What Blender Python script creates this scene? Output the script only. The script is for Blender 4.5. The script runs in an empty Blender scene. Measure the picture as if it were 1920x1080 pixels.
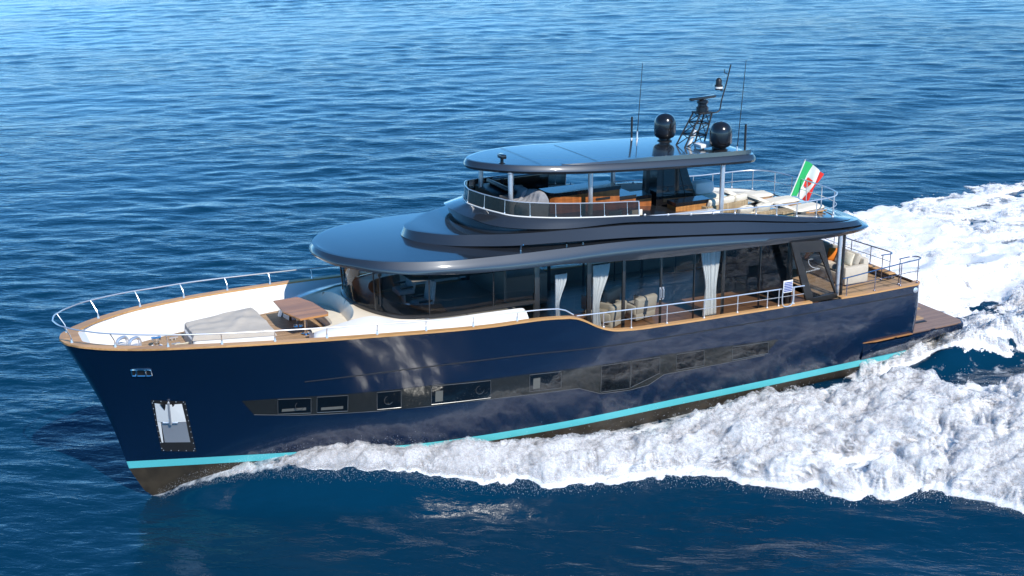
import bpy, bmesh, math, random
import numpy as np
from mathutils import Matrix, Vector

random.seed(7)
rng = np.random.default_rng(11)
R = math.radians
scene = bpy.context.scene
COL = scene.collection

# ------------------------------------------------------------------ frame of the boat: x towards the bow, y to port, z up; trimmed bow-up
TRIM = R(1.5)
BM = Matrix.Translation((0, 0, 0.55)) @ Matrix.Rotation(-TRIM, 4, 'Y')

# ------------------------------------------------------------------ camera
cam_d = bpy.data.cameras.new('camera')
cam = bpy.data.objects.new('camera', cam_d)
COL.objects.link(cam)
cam_d.sensor_width = 36.0
cam_d.lens = 2474.0 / 1920.0 * 36.0
cam_d.clip_start = 0.5
cam_d.clip_end = 20000.0
rr = Vector((-0.89922573, 0.43740389, -0.00842216))
uu = Vector((-0.1395096, -0.26845475, 0.95313646))
dd = Vector((-0.41464463, -0.8582598, -0.30242346))
M = Matrix(((rr.x, uu.x, -dd.x, 30.5923), (rr.y, uu.y, -dd.y, 35.3351), (rr.z, uu.z, -dd.z, 15.8035), (0, 0, 0, 1)))
cam.matrix_world = BM @ M
scene.camera = cam

# ------------------------------------------------------------------ sky and sun
SUN_AZ, SUN_EL = R(97), R(41)
sdir = Vector((math.cos(SUN_AZ) * math.cos(SUN_EL), math.sin(SUN_AZ) * math.cos(SUN_EL), math.sin(SUN_EL)))
world = bpy.data.worlds.new('World')
scene.world = world
world.use_nodes = True
wn = world.node_tree
for n in list(wn.nodes): wn.nodes.remove(n)
sky = wn.nodes.new('ShaderNodeTexSky'); sky.sky_type = 'NISHITA'; sky.sun_disc = False
sky.sun_elevation = SUN_EL; sky.sun_rotation = math.atan2(sdir.x, sdir.y)
sky.air_density = 0.6; sky.dust_density = 0.0; sky.ozone_density = 7.0
bg = wn.nodes.new('ShaderNodeBackground'); bg.inputs['Strength'].default_value = 0.15
wo = wn.nodes.new('ShaderNodeOutputWorld')
hs = wn.nodes.new('ShaderNodeHueSaturation'); hs.inputs['Saturation'].default_value = 1.15; hs.inputs['Hue'].default_value = .489; hs.inputs['Value'].default_value = 1.36
wn.links.new(sky.outputs[0], hs.inputs['Color']); wn.links.new(hs.outputs[0], bg.inputs['Color']); wn.links.new(bg.outputs[0], wo.inputs['Surface'])
sun_d = bpy.data.lights.new('sun', 'SUN'); sun_d.energy = 4.2; sun_d.angle = R(0.53); sun_d.color = (1.0, 0.95, 0.86)
sun = bpy.data.objects.new('sun', sun_d); COL.objects.link(sun)
sun.rotation_euler = (-sdir).to_track_quat('-Z', 'Y').to_euler()
scene.view_settings.view_transform = 'Standard'
scene.view_settings.look = 'None'
scene.view_settings.exposure = 0.25
scene.view_settings.gamma = 1.0
try:
    scene.cycles.use_denoising = True
    scene.cycles.max_bounces = 8
    scene.cycles.transparent_max_bounces = 16
    scene.cycles.sample_clamp_indirect = 1.2
    scene.cycles.caustics_reflective = False
    scene.cycles.caustics_refractive = False
except Exception:
    pass

# ------------------------------------------------------------------ numeric helpers
def hash3(ix, iy, iz):
    h = (ix.astype(np.int64) * 374761393 + iy.astype(np.int64) * 668265263 + iz.astype(np.int64) * 2147483647 * 3 + 12345) & 0xFFFFFFFF
    h = ((h ^ (h >> 13)) * 1274126177) & 0xFFFFFFFF
    h = ((h ^ (h >> 16)) * 2246822519) & 0xFFFFFFFF
    h = h ^ (h >> 15)
    return (h & 0xFFFFFF) / float(0xFFFFFF)

def vnoise(x, y, z=None):
    x = np.asarray(x, float); y = np.asarray(y, float)
    z = np.zeros_like(x) if z is None else np.zeros_like(x) + z
    ix, iy, iz = np.floor(x), np.floor(y), np.floor(z)
    fx, fy, fz = x - ix, y - iy, z - iz
    sx, sy, sz = (f * f * f * (f * (f * 6 - 15) + 10) for f in (fx, fy, fz))
    def c(a, b, d): return hash3(ix + a, iy + b, iz + d)
    def L(a, b, t): return a + (b - a) * t
    r = L(L(L(c(0, 0, 0), c(1, 0, 0), sx), L(c(0, 1, 0), c(1, 1, 0), sx), sy),
          L(L(c(0, 0, 1), c(1, 0, 1), sx), L(c(0, 1, 1), c(1, 1, 1), sx), sy), sz)
    return r * 2 - 1

def fbm(x, y, octv=4, z=0.0, gain=0.5, ridged=False):
    s = 0.0; a = 1.0; t = 0.0; f = 1.0
    for o in range(octv):
        n = vnoise(x * f + 17.3 * o, y * f - 9.1 * o, z + 3.7 * o)
        if ridged: n = 1 - 2 * np.abs(n)
        s = s + a * n; t += a; a *= gain; f *= 2.03
    return s / t

def tab(x, xs, ys):
    """smooth table lookup (monotone-ish cubic through the knots)"""
    x = np.asarray(x, float); xs = np.asarray(xs, float); ys = np.asarray(ys, float)
    m = np.gradient(ys, xs)
    i = np.clip(np.searchsorted(xs, x) - 1, 0, len(xs) - 2)
    h = xs[i + 1] - xs[i]; t = np.clip((x - xs[i]) / h, 0, 1)
    return (2*t**3 - 3*t**2 + 1) * ys[i] + (t**3 - 2*t**2 + t) * h * m[i] + (-2*t**3 + 3*t**2) * ys[i+1] + (t**3 - t**2) * h * m[i+1]

def spl(pts, n, closed=False):
    """centripetal Catmull-Rom through 3-D points, resampled by arc length to n points"""
    P = np.array(pts, float)
    if closed: P = np.vstack([P[-1:], P, P[:2]])
    else: P = np.vstack([2 * P[0] - P[1], P, 2 * P[-1] - P[-2]])
    out = []
    for i in range(1, len(P) - 2):
        p0, p1, p2, p3 = P[i-1:i+3]
        t0 = 0; t1 = max(1e-6, np.linalg.norm(p1 - p0)) ** .5; t2 = t1 + max(1e-6, np.linalg.norm(p2 - p1)) ** .5; t3 = t2 + max(1e-6, np.linalg.norm(p3 - p2)) ** .5
        for t in np.linspace(t1, t2, 14, endpoint=False):
            a1 = (t1-t)/(t1-t0)*p0 + (t-t0)/(t1-t0)*p1; a2 = (t2-t)/(t2-t1)*p1 + (t-t1)/(t2-t1)*p2; a3 = (t3-t)/(t3-t2)*p2 + (t-t2)/(t3-t2)*p3
            b1 = (t2-t)/(t2-t0)*a1 + (t-t0)/(t2-t0)*a2; b2 = (t3-t)/(t3-t1)*a2 + (t-t1)/(t3-t1)*a3
            out.append((t2-t)/(t2-t1)*b1 + (t-t1)/(t2-t1)*b2)
    out.append(P[-2]); out = np.array(out)
    s = np.r_[0, np.cumsum(np.linalg.norm(np.diff(out, axis=0), axis=1))]
    u = np.linspace(0, s[-1], n + 1)[:-1] if closed else np.linspace(0, s[-1], n)
    return np.stack([np.interp(u, s, out[:, k]) for k in range(3)], 1)

def mirror_loop(C):
    """port curve running stern -> tip (both on the centre line) made into port + starboard, stern -> tip -> stern"""
    S = C[::-1].copy(); S[:, 1] *= -1
    return np.vstack([C, S[1:]])

# ------------------------------------------------------------------ hull shape (boat frame)
BX = [0, 4, 9, 14, 18, 21, 23.5, 25.5, 26.3, 26.75, 26.95, 27.0]
BY = [3.2, 3.32, 3.42, 3.37, 3.12, 2.76, 2.27, 1.58, 1.08, .62, .25, 0.0]
WX = [0, 4, 9, 14, 18, 21, 23.5, 25.63]
WY = [3.02, 3.1, 3.13, 3.08, 2.58, 1.62, .76, 0.0]
ZX = [-0.5, 3.2, 4.4, 7, 10, 11.3, 11.9, 12.4, 12.8, 13.15, 13.5, 16, 20, 24, 27.2]
ZY = [2.36, 2.40, 2.45, 2.52, 2.60, 2.66, 2.74, 2.93, 3.16, 3.31, 3.36, 3.44, 3.64, 3.80, 3.84]
def bsh(x): return np.maximum(tab(x, BX, BY), 0)
def wsh(x): return np.maximum(tab(x, WX, WY), 0)
def zsh(x): return tab(x, ZX, ZY)
def hull_pt(u, t):
    """u 0 stern .. 1 stem, t 0 sheer .. 1 boot line"""
    u = np.asarray(u, float); t = np.asarray(t, float)
    xs = 27.0 * u; xw = 25.63 * u
    x = xs + (xw - xs) * t - 0.16 * np.sin(np.pi * t) * u ** 10
    ys, yw = bsh(xs), wsh(xw)
    conc = 0.16 * np.clip((u - .55) / .3, 0, 1) * np.clip((1.0 - u) / .08, 0, 1)
    y = ys + (yw - ys) * t - conc * np.sin(np.pi * np.clip(t, 0, 1)) + 0.10 * np.clip((.6 - u) / .3, 0, 1) * np.sin(np.pi * np.clip(t, 0, 1))
    z = zsh(xs) * (1 - t)
    return x, np.maximum(y, 0), z
def hull_y(x, z):
    x = float(x); z = float(z); u = x / 27.0; t = 0.4
    for _ in range(25):
        t = 1 - z / float(zsh(27.0 * u))
        px = float(hull_pt(u, t)[0]); u = min(1.0, max(0, u + (x - px) / 27.0))
    return float(hull_pt(u, t)[1])
# ------------------------------------------------------------------ materials
def nodes_of(name):
    m = bpy.data.materials.new(name); m.use_nodes = True
    nt = m.node_tree
    for n in list(nt.nodes): nt.nodes.remove(n)
    out = nt.nodes.new('ShaderNodeOutputMaterial')
    return m, nt, out

def setin(n, **kw):
    for k, v in kw.items():
        k = k.replace('_', ' ')
        if k in n.inputs: n.inputs[k].default_value = v

def principled(name, col, rough=.5, metal=0.0, coat=0.0, coat_rough=.03, spec=.5, var=0.0, vscale=6.0, vstretch=(1, 1, 1), col2=None,
               bump=0.0, bscale=40.0, sheen=0.0, rvar=0.0, coat_ior=1.5):
    m, nt, out = nodes_of(name)
    b = nt.nodes.new('ShaderNodeBsdfPrincipled')
    c = (*col, 1.0)
    setin(b, Base_Color=c, Roughness=rough, Metallic=metal)
    b.inputs['Coat Weight'].default_value = coat; b.inputs['Coat IOR'].default_value = coat_ior; b.inputs['Coat Roughness'].default_value = coat_rough
    b.inputs['Specular IOR Level'].default_value = spec
    if sheen: b.inputs['Sheen Weight'].default_value = sheen
    nt.links.new(b.outputs[0], out.inputs['Surface'])
    if var or col2 or bump or rvar:
        tc = nt.nodes.new('ShaderNodeTexCoord'); mp = nt.nodes.new('ShaderNodeMapping')
        mp.inputs['Scale'].default_value = vstretch
        nt.links.new(tc.outputs['Object'], mp.inputs['Vector'])
    if var or col2 or rvar:
        nz = nt.nodes.new('ShaderNodeTexNoise'); nz.inputs['Scale'].default_value = vscale; nz.inputs['Detail'].default_value = 5
        nt.links.new(mp.outputs[0], nz.inputs['Vector'])
    if var or col2:
        mx = nt.nodes.new('ShaderNodeMix'); mx.data_type = 'RGBA'
        a = col if col2 else tuple(x * (1 - var) for x in col)
        bb = col2 if col2 else tuple(min(1, x * (1 + var)) for x in col)
        mx.inputs[6].default_value = (*a, 1); mx.inputs[7].default_value = (*bb, 1)
        rmp = nt.nodes.new('ShaderNodeMapRange'); rmp.inputs[1].default_value = .3; rmp.inputs[2].default_value = .7
        nt.links.new(nz.outputs['Fac'], rmp.inputs[0]); nt.links.new(rmp.outputs[0], mx.inputs[0])
        nt.links.new(mx.outputs[2], b.inputs['Base Color'])
    if rvar:
        r2 = nt.nodes.new('ShaderNodeMapRange'); r2.inputs[1].default_value = .3; r2.inputs[2].default_value = .7
        r2.inputs[3].default_value = max(0, rough - rvar); r2.inputs[4].default_value = rough + rvar
        nt.links.new(nz.outputs['Fac'], r2.inputs[0]); nt.links.new(r2.outputs[0], b.inputs['Roughness'])
    if bump:
        n2 = nt.nodes.new('ShaderNodeTexNoise'); n2.inputs['Scale'].default_value = bscale; n2.inputs['Detail'].default_value = 4
        nt.links.new(mp.outputs[0], n2.inputs['Vector'])
        bp = nt.nodes.new('ShaderNodeBump'); bp.inputs['Strength'].default_value = bump; bp.inputs['Distance'].default_value = .02
        nt.links.new(n2.outputs['Fac'], bp.inputs['Height']); nt.links.new(bp.outputs[0], b.inputs['Normal'])
    return m

def teak(name, c1, c2, plank=.055, caulk=(.03, .02, .015), rough=.6, axis='Y', line=.1):
    """planked wood: planks run along x, dark caulking between them, grain stretched along the plank"""
    m, nt, out = nodes_of(name)
    b = nt.nodes.new('ShaderNodeBsdfPrincipled'); b.inputs['Roughness'].default_value = rough
    nt.links.new(b.outputs[0], out.inputs['Surface'])
    tc = nt.nodes.new('ShaderNodeTexCoord'); sp = nt.nodes.new('ShaderNodeSeparateXYZ')
    nt.links.new(tc.outputs['Object'], sp.inputs[0])
    mp = nt.nodes.new('ShaderNodeMapping'); mp.inputs['Scale'].default_value = (1.2, 16, 16)
    nt.links.new(tc.outputs['Object'], mp.inputs[0])
    nz = nt.nodes.new('ShaderNodeTexNoise'); nz.inputs['Scale'].default_value = 1.5; nz.inputs['Detail'].default_value = 6
    nt.links.new(mp.outputs[0], nz.inputs['Vector'])
    mx = nt.nodes.new('ShaderNodeMix'); mx.data_type = 'RGBA'
    mx.inputs[6].default_value = (*c1, 1); mx.inputs[7].default_value = (*c2, 1)
    rmp = nt.nodes.new('ShaderNodeMapRange'); rmp.inputs[1].default_value = .3; rmp.inputs[2].default_value = .7
    nt.links.new(nz.outputs['Fac'], rmp.inputs[0]); nt.links.new(rmp.outputs[0], mx.inputs[0])
    dv = nt.nodes.new('ShaderNodeMath'); dv.operation = 'DIVIDE'; dv.inputs[1].default_value = plank
    nt.links.new(sp.outputs[axis], dv.inputs[0])
    fr = nt.nodes.new('ShaderNodeMath'); fr.operation = 'FRACT'; nt.links.new(dv.outputs[0], fr.inputs[0])
    lt = nt.nodes.new('ShaderNodeMath'); lt.operation = 'LESS_THAN'; lt.inputs[1].default_value = line
    nt.links.new(fr.outputs[0], lt.inputs[0])
    fl = nt.nodes.new('ShaderNodeMath'); fl.operation = 'FLOOR'; nt.links.new(dv.outputs[0], fl.inputs[0])
    wnz = nt.nodes.new('ShaderNodeTexWhiteNoise'); wnz.noise_dimensions = '1D'; nt.links.new(fl.outputs[0], wnz.inputs['W'])
    r3 = nt.nodes.new('ShaderNodeMapRange'); r3.inputs[3].default_value = .8; r3.inputs[4].default_value = 1.2
    nt.links.new(wnz.outputs['Value'], r3.inputs[0])
    ml = nt.nodes.new('ShaderNodeMix'); ml.data_type = 'RGBA'; ml.blend_type = 'MULTIPLY'; ml.inputs[0].default_value = 1
    nt.links.new(mx.outputs[2], ml.inputs[6]); nt.links.new(r3.outputs[0], ml.inputs[7])
    m2 = nt.nodes.new('ShaderNodeMix'); m2.data_type = 'RGBA'; m2.inputs[7].default_value = (*caulk, 1)
    nt.links.new(lt.outputs[0], m2.inputs[0]); nt.links.new(ml.outputs[2], m2.inputs[6])
    nt.links.new(m2.outputs[2], b.inputs['Base Color'])
    return m

def glass(name, tint, ior=1.5, rough=0.0):
    """thin tinted pane: part of the light passes tinted, the rest is mirrored by Fresnel"""
    m, nt, out = nodes_of(name)
    t = nt.nodes.new('ShaderNodeBsdfTransparent'); t.inputs[0].default_value = (*tint, 1)
    g = nt.nodes.new('ShaderNodeBsdfGlossy'); g.inputs['Roughness'].default_value = rough; g.inputs[0].default_value = (1, 1, 1, 1)
    f = nt.nodes.new('ShaderNodeFresnel'); f.inputs[0].default_value = ior
    mx = nt.nodes.new('ShaderNodeMixShader')
    nt.links.new(f.outputs[0], mx.inputs[0]); nt.links.new(t.outputs[0], mx.inputs[1]); nt.links.new(g.outputs[0], mx.inputs[2])
    nt.links.new(mx.outputs[0], out.inputs['Surface'])
    return m

MAT = dict(
    hull=principled('navy_hull_paint', (.0022, .011, .034), rough=.25, coat=1.0, coat_rough=.07, coat_ior=1.65, spec=.5),
    stripe=principled('turquoise_paint', (.09, .47, .50), rough=.35, coat=.5),
    bottom=principled('antifouling', (.035, .026, .016), rough=.55, var=.35, vscale=3),
    roof=principled('slate_metallic_paint', (.032, .037, .046), rough=.42, metal=.5, coat=1.0, coat_rough=.07, coat_ior=1.75),
    black=principled('gloss_black', (.010, .010, .012), rough=.2, coat=.6),
    satin=principled('satin_black', (.012, .012, .014), rough=.45),
    frame=principled('dark_bronze_frame', (.022, .021, .021), rough=.35, coat=.4),
    white=principled('white_gelcoat', (.80, .79, .77), rough=.3, coat=.3, var=.02, vscale=1.2),
    cap=teak('varnished_teak', (.46, .235, .085), (.60, .34, .14), plank=.4, line=.0, rough=.4),
    deck=teak('teak_deck', (.36, .22, .115), (.50, .33, .19), line=.12),
    wetdeck=teak('wet_teak_deck', (.27, .15, .085), (.38, .22, .13), rough=.35),
    floor=teak('walnut_floor', (.17, .085, .042), (.25, .13, .07), plank=.14, line=.03, rough=.35),
    wood=teak('mahogany_panel', (.27, .08, .02), (.42, .14, .036), plank=.06, line=.02, axis='X', rough=.35),
    wood2=teak('teak_panel', (.42, .17, .045), (.55, .25, .075), plank=.06, line=.03, axis='X', rough=.4),
    table=teak('varnished_table', (.36, .155, .05), (.48, .23, .085), plank=.13, line=.02, rough=.3),
    steel=principled('polished_steel', (.80, .80, .82), rough=.30, metal=.75),
    chrome=principled('chrome', (.85, .86, .88), rough=.05, metal=1.0),
    blind=principled('cabin_blind_cloth', (.11, .11, .10), rough=.8),
    coaming=principled('cream_gelcoat', (.80, .70, .56), rough=.4, var=.02, vscale=2),
    frame2=principled('window_trim', (.20, .20, .20), rough=.3, metal=.6),
    darksteel=principled('anodised_rail', (.36, .36, .44), rough=.25, metal=1.0),
    glass_wh=glass('wheelhouse_glass', (.86, .87, .86), ior=1.36),
    glass_sal=glass('salon_glass', (.84, .85, .84), ior=1.33),
    glass_fly=glass('smoked_glass', (.13, .115, .10), ior=1.5),
    glass_aft=glass('wing_glass', (.56, .57, .55), ior=1.32),
    hullglass=principled('hull_window_glass', (.004, .005, .006), rough=.02, spec=.7, coat=1.0),
    hullband=principled('hull_band_glass', (.020, .021, .020), rough=.08, coat=.8, var=.3, vscale=30),
    cover=principled('grey_canvas', (.52, .465, .40), rough=.9, var=.06, vscale=3, bump=.4, bscale=14),
    greycover=principled('slate_canvas', (.30, .30, .32), rough=.9, var=.12, vscale=6, bump=.5, bscale=20),
    cushion=principled('cream_cushion', (.76, .69, .57), rough=.85, var=.05, vscale=4, bump=.3, bscale=18),
    beige=principled('beige_upholstery', (.55, .49, .41), rough=.85, var=.05, vscale=5, bump=.25, bscale=25),
    orange=principled('orange_fabric', (.80, .22, .02), rough=.85, var=.08, vscale=8, bump=.3, bscale=25),
    teal=principled('teal_fabric', (.03, .30, .34), rough=.85, var=.1, vscale=12),
    greypillow=principled('grey_fabric', (.36, .34, .35), rough=.9, var=.15, vscale=15),
    wicker=teak('wicker_weave', (.38, .27, .15), (.50, .38, .23), plank=.05, line=.3, caulk=(.12, .08, .04), axis='X', rough=.8),
    curtain=principled('sheer_curtain', (.86, .87, .88), rough=.9),
    interior=principled('interior_lining', (.24, .22, .19), rough=.7),
    lounge=principled('taupe_leather', (.44, .39, .32), rough=.6, var=.05),
    stripe_dark=principled('charcoal_fabric', (.035, .035, .04), rough=.8),
    rope=principled('white_rope', (.62, .58, .48), rough=.9),
    red=principled('flag_red', (.70, .03, .02), rough=.8),
    green=principled('flag_green', (.02, .42, .12), rough=.8),
    whitecloth=principled('flag_white', (.80, .80, .78), rough=.8),
    blue=principled('crest_blue', (.03, .06, .30), rough=.8),
    cratewhite=principled('white_plastic', (.80, .80, .80), rough=.4),
)

# ------------------------------------------------------------------ mesh builder
class MB:
    def __init__(s): s.v = []; s.f = []; s.sm = []
    def add(s, vs, fs, smooth=True):
        k = len(s.v); s.v += [tuple(map(float, p)) for p in vs]
        s.f += [tuple(k + i for i in f) for f in fs]; s.sm += [smooth] * len(fs)
        return s
    def grid(s, P, closed_u=False, closed_v=False, smooth=True, flip=False):
        P = np.asarray(P, float); n, m = P.shape[:2]; fs = []
        for i in range(n if closed_u else n - 1):
            for j in range(m if closed_v else m - 1):
                a, b = i * m + j, i * m + (j + 1) % m
                c, d = ((i + 1) % n) * m + (j + 1) % m, ((i + 1) % n) * m + j
                fs.append((a, d, c, b) if flip else (a, b, c, d))
        return s.add(P.reshape(-1, 3), fs, smooth)
    def box(s, c, size, rot=None, bev=0.0, taper=(1, 1), seg=2):
        bm = bmesh.new(); bmesh.ops.create_cube(bm, size=1.0)
        for v in bm.verts:
            k = (taper[0] if v.co.z > 0 else 1, taper[1] if v.co.z > 0 else 1)
            v.co = Vector((v.co.x * size[0] * k[0], v.co.y * size[1] * k[1], v.co.z * size[2]))
        if bev > 0: bmesh.ops.bevel(bm, geom=list(bm.edges), offset=bev, segments=seg, affect='EDGES', profile=.5)
        Mx = Matrix.Translation(c) @ (rot.to_4x4() if rot is not None else Matrix.Identity(4))
        bm.verts.index_update()
        s.add([Mx @ v.co for v in bm.verts], [[v.index for v in f.verts] for f in bm.faces], smooth=bev > 0)
        bm.free(); return s
    def tube(s, pts, r, n=8, caps=True, closed=False):
        P = [Vector(p) for p in pts]; N = len(P); rad = r if hasattr(r, '__len__') else [r] * N
        rings = []; up = None
        for i in range(N):
            t = (P[(i + 1) % N] - P[i - 1]) if (closed or 0 < i < N - 1) else (P[1] - P[0] if i == 0 else P[-1] - P[-2])
            t.normalize()
            if up is None: up = Vector((0, 0, 1)) if abs(t.z) < .9 else Vector((1, 0, 0))
            a = (up - t * up.dot(t)).normalized(); up = a; b = t.cross(a)
            rings.append([P[i] + (a * math.cos(2 * math.pi * k / n) + b * math.sin(2 * math.pi * k / n)) * rad[i] for k in range(n)])
        k0 = len(s.v)
        s.grid([[tuple(v) for v in q] for q in rings], closed_u=closed, closed_v=True)
        if caps and not closed:
            s.f += [tuple(k0 + k for k in range(n)), tuple(k0 + (N - 1) * n + k for k in reversed(range(n)))]; s.sm += [False] * 2
        return s
    def lathe(s, c, prof, n=24, axis='Z'):
        rings = []
        for r, h in prof:
            rings.append([(c[0] + r * math.cos(2 * math.pi * k / n), c[1] + r * math.sin(2 * math.pi * k / n), c[2] + h) if axis == 'Z'
                          else ((c[0] + h, c[1] + r * math.cos(2 * math.pi * k / n), c[2] + r * math.sin(2 * math.pi * k / n)) if axis == 'X'
                          else (c[0] + r * math.cos(2 * math.pi * k / n), c[1] + h, c[2] + r * math.sin(2 * math.pi * k / n))) for k in range(n)])
        return s.grid(rings, closed_v=True)
    def prism(s, outline, z0, z1, smooth=False):
        n = len(outline); vs = [(x, y, z0) for x, y in outline] + [(x, y, z1) for x, y in outline]
        fs = [tuple(range(n))[::-1], tuple(range(n, 2 * n))] + [(i, (i + 1) % n, n + (i + 1) % n, n + i) for i in range(n)]
        return s.add(vs, fs, smooth)
    def build(s, name, mat, parent=None, label=None):
        me = bpy.data.meshes.new(name); me.from_pydata(s.v, [], s.f); me.validate()
        me.materials.append(MAT[mat] if isinstance(mat, str) else mat)
        if len(s.sm) == len(me.polygons): me.polygons.foreach_set('use_smooth', s.sm)
        bm = bmesh.new(); bm.from_mesh(me); bmesh.ops.remove_doubles(bm, verts=bm.verts, dist=1e-5)
        bmesh.ops.recalc_face_normals(bm, faces=bm.faces); bm.to_mesh(me); bm.free()
        if any(s.sm):
            try: me.set_sharp_from_angle(angle=R(38))
            except Exception: pass
        o = bpy.data.objects.new(name, me); COL.objects.link(o)
        if parent is not None: o.parent = parent
        if label: o['label'] = label
        return o

def thing(name, label, cat, loc=(0, 0, 0), rz=0.0, group=None):
    """an Empty at the base of a thing standing on the boat"""
    o = bpy.data.objects.new(name, None); COL.objects.link(o); o.empty_display_size = .2
    o.matrix_world = BM @ Matrix.Translation(loc) @ Matrix.Rotation(rz, 4, 'Z')
    o['label'] = label; o['category'] = cat
    if group: o['group'] = group
    return o
def tag(o, label, cat, group=None):
    o['label'] = label; o['category'] = cat
    if group: o['group'] = group
    return o
def copy_thing(src, label, loc, rz=0.0):
    """copy of a thing with its parts and sub-parts"""
    c = src.copy(); COL.objects.link(c)
    c.matrix_world = BM @ Matrix.Translation(loc) @ Matrix.Rotation(rz, 4, 'Z'); c['label'] = label
    for ch in list(src.children):
        d = ch.copy(); COL.objects.link(d); d.parent = c
        for g in list(ch.children):
            e = g.copy(); COL.objects.link(e); e.parent = d
    return c

def offset(C, dist, dz=0.0):
    """curve moved outwards in plan (C runs stern -> bow -> stern, port first)"""
    C = np.asarray(C, float); T = np.gradient(C[:, :2], axis=0); T /= np.maximum(1e-9, np.linalg.norm(T, axis=1))[:, None]
    N = np.stack([-T[:, 1], T[:, 0]], 1)
    mid = C[len(C) // 4]; 
    if (N[len(C) // 4] @ np.array([0, 1.0])) < 0: N = -N
    O = C.copy(); d = np.asarray(dist) if hasattr(dist, '__len__') else np.full(len(C), dist)
    O[:, :2] += N * d[:, None]; O[:, 2] += dz
    return O
# ================================================================== THE YACHT
yacht = thing('yacht', 'dark navy blue motor yacht with turquoise waterline, slate grey roofs and teak decks', 'yacht')

# ---- hull topsides
UU = np.r_[np.linspace(0, .40, 22), np.linspace(.41, .51, 26), np.linspace(.53, .9, 34), 1 - (np.linspace(.1 ** .5, 0, 24)) ** 2]
TT = np.linspace(0, 1, 19)
U, T = np.meshgrid(UU, TT, indexing='ij')
X, Y, Z = hull_pt(U, T)
port = np.stack([X, Y, Z], -1); stb = port.copy(); stb[..., 1] *= -1
mb = MB(); mb.grid(port); mb.grid(stb, flip=True)
# rounded quarter and transom
qp = port[0]; ring = []
for a in np.linspace(0, 90, 7):
    c, s_ = math.cos(R(a)), math.sin(R(a))
    ring.append([(p[0] - .32 * s_, p[1] - .32 * (1 - c), p[2]) for p in qp])
ring = np.array(ring); mb.grid(ring, flip=True)
ring2 = ring.copy(); ring2[..., 1] *= -1; mb.grid(ring2)
mb.grid(np.stack([ring[-1], ring2[-1]], 0), flip=True)
hull = mb.build('hull', 'hull', yacht)

# ---- boot stripe and bottom: continue the section below z = 0
US = np.r_[np.linspace(0, .9, 50), 1 - (np.linspace(.1 ** .5, 0, 16)) ** 2]
def low_pt(u, z):
    """below the boot line; z from 0 down to the keel"""
    xw = 25.63 * u
    xst = np.interp(-z, [0, .26, .99, 1.45, 1.9], [25.63, 25.57, 25.22, 24.75, 23.6])
    x = xst * u
    kz = tab(xw, [0, 6, 14, 20, 23.5, 25.63], [1.15, 1.45, 1.8, 1.95, 1.95, 1.95])
    f = np.clip(-z / kz, 0, 1)
    return x, wsh(xw) * np.sqrt(np.maximum(0, 1 - f ** (1.25 + 1.6 * (1 - u)))), np.maximum(z, -kz)
def low_sheet(zs, prot):
    mbx = MB()
    P = np.array([[low_pt(u, z) for z in zs] for u in US]); P = np.squeeze(P)
    P[..., 1] += prot * (P[..., 1] > .001)
    Q = P.copy(); Q[..., 1] *= -1
    mbx.grid(P); mbx.grid(Q, flip=True)
    return mbx
low_sheet(np.linspace(0, -.225, 4), .004).build('boot_stripe', 'stripe', hull)
mb = low_sheet(-np.array([.225, .4, .6, .8, 1.0, 1.2, 1.4, 1.6, 1.8, 1.9, 1.95]), 0.0)
mb.build('antifouling', 'bottom', hull)

# ---- knuckle groove along the topsides, proud by 3 mm
gx = [(21.0, 2.37), (19.15, 2.44), (17.65, 2.46), (16.08, 2.44), (14.44, 2.40), (12.86, 2.31), (10.91, 2.25), (8.03, 2.20), (4.91, 2.14), (2.71, 2.11), (.1, 2.08)]
gc = spl([(x, 0, z) for x, z in gx], 60)
for sgn in (1, -1):
    MB().tube([(x, sgn * (hull_y(x, z) + .002), z) for x, _, z in gc], .016, 6).build('rub_moulding', 'frame', hull)

# ---- hull window band and its panes, lying on the topsides
def on_hull(poly, prot, n=14):
    """polygon given as lower chain / upper chain in (x, z), draped on the port topsides"""
    lo, up = poly
    lo = spl2(lo, n); up = spl2(up, n)
    G = np.array([[((a[0] + (b[0] - a[0]) * k), 0, (a[1] + (b[1] - a[1]) * k)) for k in np.linspace(0, 1, 5)] for a, b in zip(lo, up)])
    for i in range(G.shape[0]):
        for j in range(G.shape[1]): G[i, j, 1] = hull_y(G[i, j, 0], G[i, j, 2]) + prot
    return G
def spl2(p, n):
    p = np.array(p, float); s = np.r_[0, np.cumsum(np.hypot(*np.diff(p, axis=0).T))]; u = np.union1d(np.linspace(0, s[-1], n), s)
    u = np.linspace(0, s[-1], n) if len(p) == 2 else u
    return np.stack([np.interp(u, s, p[:, 0]), np.interp(u, s, p[:, 1])], 1)
def band(poly, prot, name, mat, sgn=1, n=14):
    lo, up = poly
    # common x parameter so both chains have the same count
    xs = np.union1d(np.linspace(0, 1, n), [])
    def par(ch):
        ch = np.array(ch, float); s = np.abs(ch[:, 0] - ch[0, 0]) / abs(ch[-1, 0] - ch[0, 0]); return ch, s
    l, ls = par(lo); u_, us = par(up); q = np.union1d(np.union1d(xs, ls), us)
    G = []
    for k in q:
        a = (np.interp(k, ls, l[:, 0]), np.interp(k, ls, l[:, 1])); b = (np.interp(k, us, u_[:, 0]), np.interp(k, us, u_[:, 1]))
        col = []
        for w in np.linspace(0, 1, 5):
            x = a[0] + (b[0] - a[0]) * w; z = a[1] + (b[1] - a[1]) * w
            col.append((x, sgn * (hull_y(x, z) + prot), z))
        G.append(col)
    return MB().grid(G)
low = [(22.3, 1.37), (21.12, 1.25), (20.26, 1.22), (19.11, 1.20), (17.61, 1.18), (15.71, 1.14), (14.38, 1.10), (12.91, 1.04), (12.14, .72), (11.16, .66), (10.5, .71), (9.96, .98), (8.51, .97), (6.2, .97)]
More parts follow.
